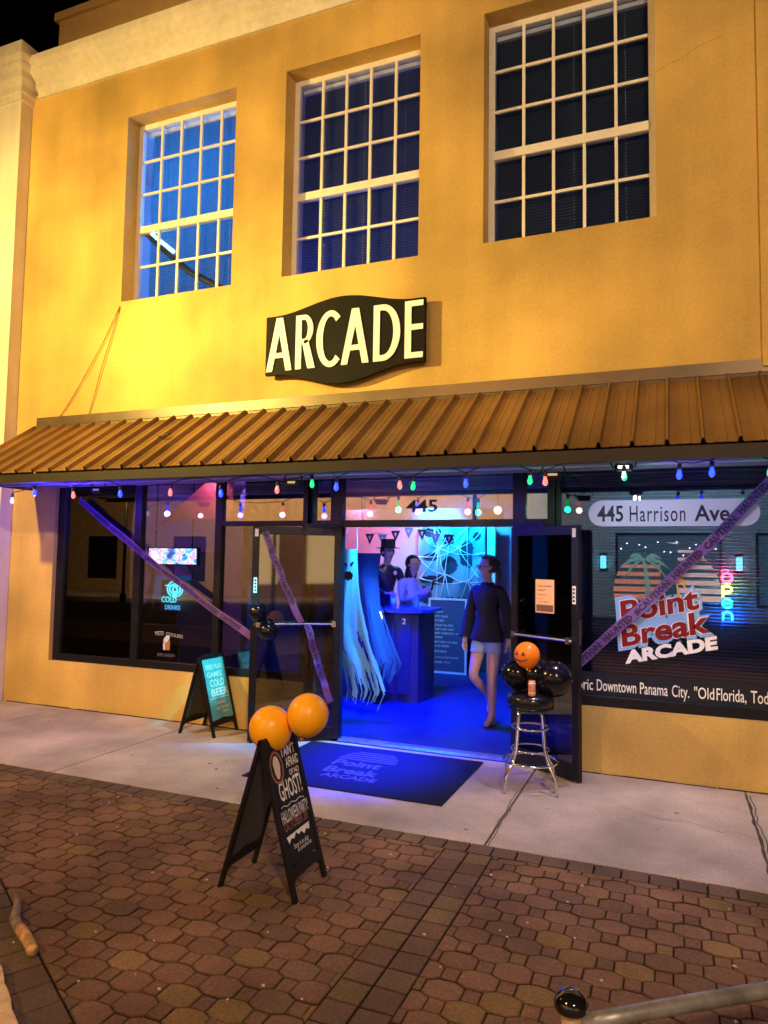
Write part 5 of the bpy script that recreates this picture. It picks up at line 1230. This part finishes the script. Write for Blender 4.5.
m.prism(pts, (0, 0, .05)); o = obj('board', m, mat('pale_timber', (.66, .48, .27), .8, nscale=18, namt=.25, bscale=60, bstr=.6), t); bevel(o, .006, 2)

# low rail with capped post at the lower right
t = thing('low_rail', (-.27, -3.99, 0), 'short tan post with black domed cap and grey rail at the lower right corner', 'railing')
m = MB(); m.lathe([(.030, 0), (.030, .02), (.027, .02), (.027, .475)], (-.27, -3.99, 0), 20); obj('post', m, mat('tan_post', (.42, .27, .14), .5), t, True)
m = MB(); m.lathe([(.040, .475), (.046, .482), (.046, .498), (.040, .512), (.024, .524), (.012, .528), (.004, .529)], (-.27, -3.99, 0), 24); obj('cap', m, mat('black_gloss_paint', (.008, .008, .01), .08, coat=1), t, True)
m = MB(); m.lathe([(.031, .40), (.033, .405), (.033, .425), (.031, .43)], (-.27, -3.99, 0), 20); obj('collar', m, MATS['black_gloss_paint'], t, True)
m = MB(); m.tube([(-.245, -3.985, .445), (-.15, -3.93, .455), (.0, -3.82, .46), (.3, -3.60, .463), (1.0, -3.1, .463)], .022, 14); obj('rail', m, mat('grey_rail', (.30, .29, .29), .42, .5, nscale=14, namt=.35, dirt=5), t, True)

# ================================================================ ACROSS THE STREET
def far_block(x0, x1, hgt, wmat, label, windows, lit, signm=None):
    t = thing('opposite_building', ((x0+x1)/2, -20.4, 0), label, 'building', 'buildings across the street')
    hs = [(a, b, c_, d_) for a, b, c_, d_ in windows]
    m = MB(); holes_wall(m, x0, x1, 0, hgt, hs, -20.0, -20.3); obj('wall', m, wmat, t)
    m = MB(); m.box((x0, -19.99, hgt-.25), (x1, -19.8, hgt+.1)); obj('cornice', m, trimm, t)
    for a, b, c_, d_ in hs:
        f = MB(); f.box((a, -20.12, c_), (a+.08, -20.04, d_)); f.box((b-.08, -20.12, c_), (b, -20.04, d_)); f.box((a+.08, -20.12, d_-.08), (b-.08, -20.04, d_)); f.box((a+.08, -20.12, c_), (b-.08, -20.04, c_+.08)); o = obj('window', f, alum, t)
        p = MB(); p.box((a+.08, -20.09, c_+.08), (b-.08, -20.08, d_-.08)); obj('pane', p, lit, o)
    return t
lit_w = mat('warm_lit_window', (.2, .15, .1), .3, emit=(1, .62, .25), estr=2.5); lit_c = mat('cool_lit_window', (.1, .12, .15), .2, emit=(.25, .6, .9), estr=.35); dark_w = mat('dark_window', (.02, .02, .03), .1)
far_block(-40, -5.2, 8.5, mat('tan_brick', (.55, .38, .22), .8, nscale=4, namt=.2), 'tan brick block across the street to the left', [(-36+5*k, -34.2+5*k, .6, 2.6) for k in range(5)]+[(-36+3.4*k, -34.6+3.4*k, 5, 7) for k in range(7)], dark_w)
far_block(-5.2, 6.0, 6.0, mat('pale_blue_render', (.55, .60, .66), .8, nscale=4, namt=.15), 'pale blue lit shopfront across the street', [(-1.9, 1.5, .3, 2.75), (2.5, 4.4, .3, 2.75), (-4.6, -2.9, .3, 2.75)], lit_c)
far_block(6.0, 30.0, 8.0, mat('orange_brick', (.5, .30, .16), .8, nscale=4, namt=.2), 'orange lit brick block across the street to the right', [(7.5+4*k, 10.2+4*k, .5, 3.0) for k in range(5)], lit_w)
for x, lab in ((-2.3, 'bright cyan wall lamp left of the far shop window'), (2.0, 'bright cyan wall lamp right of the far shop window')):
    t = thing('wall_lamp', (x, -19.9, 1.75), lab, 'wall lamp'); m = MB(); m.box((x-.10, -19.98, 1.5), (x+.10, -19.86, 1.95)); o = obj('shade', m, mat('cyan_lamp', (.5, .8, .9), emit=(.15, .75, 1), estr=8), t); bevel(o, .02, 2)
    m = MB(); m.box((x-.13, -19.999, 1.4), (x+.13, -19.985, 2.05)); obj('backplate', m, alum, t)
t = thing('ceiling_spots', (0, -19.7, 2.5), 'scatter of tiny white lamps strung in the far shop window', 'lamps')
m = MB()
for k in range(16): m.lathe([(.002, -.03), (.03, 0), (.002, .03)], (-1.7+.2*k, -19.95, 2.2+.25*math.sin(k*2.3)), 6)
obj('lamp', m, mat('tiny_lamp', (1, 1, 1), emit=(1, .95, .9), estr=12), t)
light('far_wall_cool', 'AREA', (0, -16.5, 6), 380, (.45, .78, 1), (0, -20, 2.5), size=2)
light('far_wall_warm_m', 'SPOT', (-9, -14.5, 5.5), 4500, (1, .66, .26), (-10, -20, 4.0), spot_size=R(130), spot_blend=.6, shadow_soft_size=.3)
light('far_wall_warm_l', 'SPOT', (-18, -13.5, 5.5), 4000, (1, .62, .26), (-19, -20, 3.6), spot_size=R(130), spot_blend=.6, shadow_soft_size=.3)
light('far_wall_warm_r', 'SPOT', (12, -14.5, 6.0), 2200, (1, .60, .26), (12, -20, 3.2), spot_size=R(120), spot_blend=.6, shadow_soft_size=.3)

# street lamps that carry the light
def street_lamp(x, y, z, tx, ty, label, em=(1, .65, .25)):
    t = thing('street_lamp', (x, y, 0), label, 'street lamp', 'street lamps along the road')
    ax, ay = x+(.5 if x > 0 else -.5), y-.7
    t.location = (ax, ay, 0); WL[t.name] = Vector((ax, ay, 0))
    m = MB(); m.lathe([(.11, 0), (.12, .25), (.06, .35), (.045, z+.1)], (ax, ay, 0), 14); obj('post', m, alum, t, True)
    m = MB(); m.tube([(ax, ay, z+.05), (ax, ay, z+.32), ((ax+x)/2, (ay+y)/2, z+.42), (x, y, z+.28)], .025, 8); obj('arm', m, alum, t, True)
    m = MB(); m.lathe([(.03, .32), (.17, .22), (.19, .17)], (x, y, z-.0), 18); obj('lamp_shade', m, alum, t, True)
    m = MB(); m.lathe([(.002, .10), (.06, .12), (.07, .16), (.03, .20)], (x, y, z), 14); obj('lamp_globe', m, mat('sodium_globe', (1, .8, .5), emit=em, estr=30), t, True)
street_lamp(-7.4, -4.3, 5.0, 0, 0, 'street lamp on the pavement beyond the left end of the arcade')
street_lamp(3.4, -10.5, 6.6, 0, 0, 'street lamp on the road side behind and right of the viewer')
street_lamp(-3.9, -9.6, 6.2, 0, 0, 'street lamp on the road side behind and left of the viewer')
street_lamp(-9, -14.5, 5.5, 0, 0, 'street lamp before the tan block nearest the pale blue shop')
street_lamp(-18, -13.5, 5.5, 0, 0, 'street lamp in front of the tan block across the street')
street_lamp(12, -14.5, 6.0, 0, 0, 'street lamp in front of the orange block across the street')
